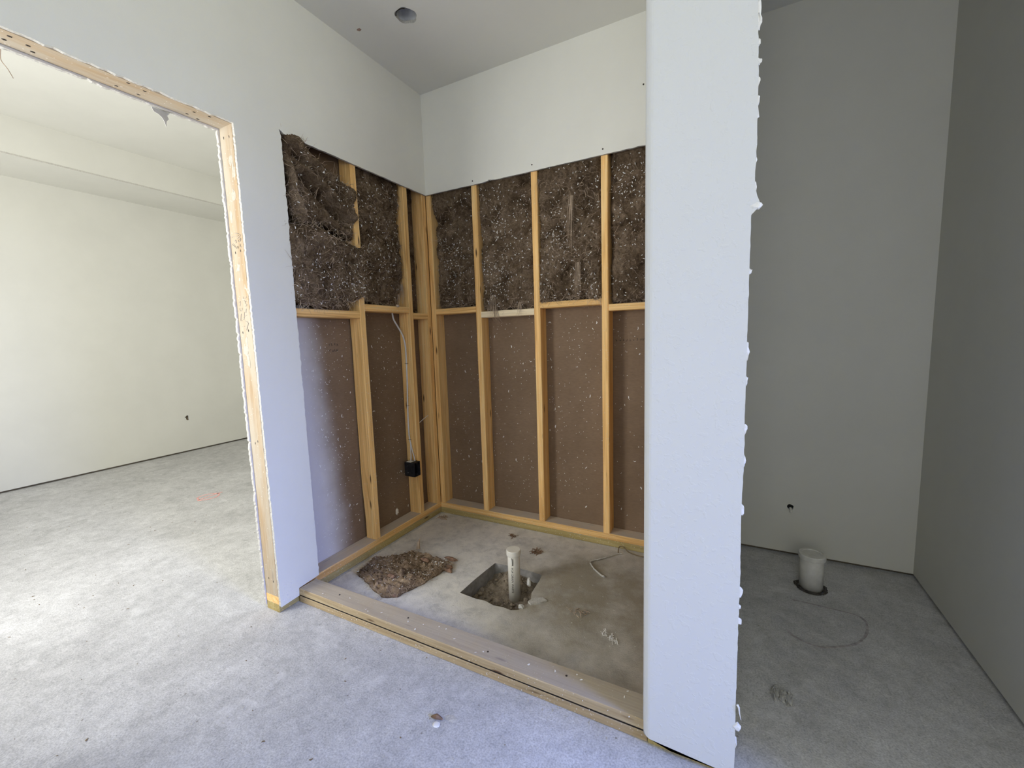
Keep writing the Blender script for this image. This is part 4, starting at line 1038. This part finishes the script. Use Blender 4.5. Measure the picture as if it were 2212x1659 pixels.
clump('tangle of pale threads in the middle of the shower floor', (1.22, -.62), .035, 24, M['fibre'], 5)
P = smoothpath([(1.281, -.052, .006), (1.248, -.073, .007), (1.19, -.147, .006), (1.144, -.2, .006), (1.169, -.249, .007), (1.213, -.291, .005), (1.248, -.312, .005)], 6)
V, F = tube_geo([p+Vector((R_.gauss(0, .0012), R_.gauss(0, .0012), abs(R_.gauss(0, .001)))) for p in P], lambda t: .0028+.0022*t, 6); tag(mesh('string_scrap', V, F, M['gyp']), 'bent dusty string lying by the rear plate of the shower', 'string')
P = smoothpath([(1.257, -.058, .004), (1.252, -.01, .020), (1.276, -.006, .022), (1.307, -.025, .010), (1.36, -.035, .004), (1.42, -.03, .004)], 6)
V, F = tube_geo(P, .0028, 6); tag(mesh('twig', V, F, M['bark']), 'dark twig against the rear plate by the divider', 'twig')
P = smoothpath([(1.35, -.95, .003), (1.38, -1.0, .004)], 4); V, F = tube_geo(P, .0025, 5); tag(mesh('splinter', V, F, M['gyp']), 'pale splinter behind the curb near the divider', 'splinter')
# plaster drop and curl in the foreground
o = empty('plaster_dab', (1.01, -1.31, 0)); tag(o, 'white plaster dab with a brown curl on the foreground floor', 'debris')
V, F = blob((.985, -1.338, .0), .013, .011, .003, 3, .2, 2); mesh('dab', V, F, M['plaster'], o)
V, F = tube_geo(smoothpath([(.955, -1.325, .004), (.975, -1.322, .010), (.995, -1.318, .005)]), lambda t: .006*(1-abs(2*t-1))+.002, 6); mesh('curl', V, F, brown, o)
V, F = blob((1.015, -1.30, .0), .022, .012, .0012, 6, .6, 2); mesh('dab', V, F, M['gyp'], o)
# plaster rubble in the alcove
o = empty('plaster_rubble', (1.97, -.75, 0)); tag(o, 'small heap of grey plaster rubble on the alcove floor', 'debris')
R2 = random.Random(71)
rub = simple('grey_rubble', (.43, .42, .395), .95, .2, 60, bmp=.6)
for k in range(8):
    V, F = blob((1.972+(k % 4-1.5)*.014+R2.gauss(0, .005), -.752+(k//4-.5)*.022+R2.gauss(0, .006), .005), R2.uniform(.007, .012), R2.uniform(.014, .026), R2.uniform(.005, .012), k+3, .9, 2); mesh('rubble_piece', V, F, rub, o)
# loose crumbs: too many to count
def crumbs(label, n, region, seed, m, smin, smax):
    R_ = random.Random(seed); mb = MB()
    for k in range(n):
        x, y = region(R_); s = R_.uniform(smin, smax)
        if (.60 < x < 1.03 and -.78 < y < -.36) or (-.13 < x < .01 and y > -1.21) or (seed in (82, 84) and x > -.13 and y > -1.118): continue
        if R_.random() < .5: mb.add(*blob((x, y, s*.3), s, s*R_.uniform(.5, 1), s*.5, k, .6, 1))
        else: flake(mb, (x, y, .0004), (0, 0, 1), s*3, s*1.1, R_, None, .15)
    o = mb.build('floor_crumbs', m); tag(o, label, 'debris', kind='stuff')
crumbs('fine white plaster crumbs scattered over the shower floor', 170, lambda R_: (R_.uniform(.03, 1.55), R_.uniform(-1.0, .0)), 81, M['gyp'], .0012, .0035)
crumbs('fine crumbs scattered over the foreground floor', 190, lambda R_: (R_.uniform(-.1, 1.6), R_.uniform(-2.0, -1.12)), 82, M['gyp'], .001, .0026)
crumbs('plaster crumbs along the front of the curb', 60, lambda R_: (R_.uniform(.02, 1.56), -1.114-abs(R_.gauss(0, .02))), 83, M['gyp'], .0015, .004)
crumbs('dark specks of dirt over the foreground and bedroom floors', 150, lambda R_: (R_.uniform(-2.6, 1.5), R_.uniform(-2.0, -.9) if R_.random() < .7 else R_.uniform(-1.6, .4)), 84, M['bark'], .0012, .004)
crumbs('grit and dark crumbs on the alcove floor', 160, lambda R_: (R_.uniform(1.84, 2.55), R_.uniform(-1.1, .2)), 85, M['gyp'], .001, .003)
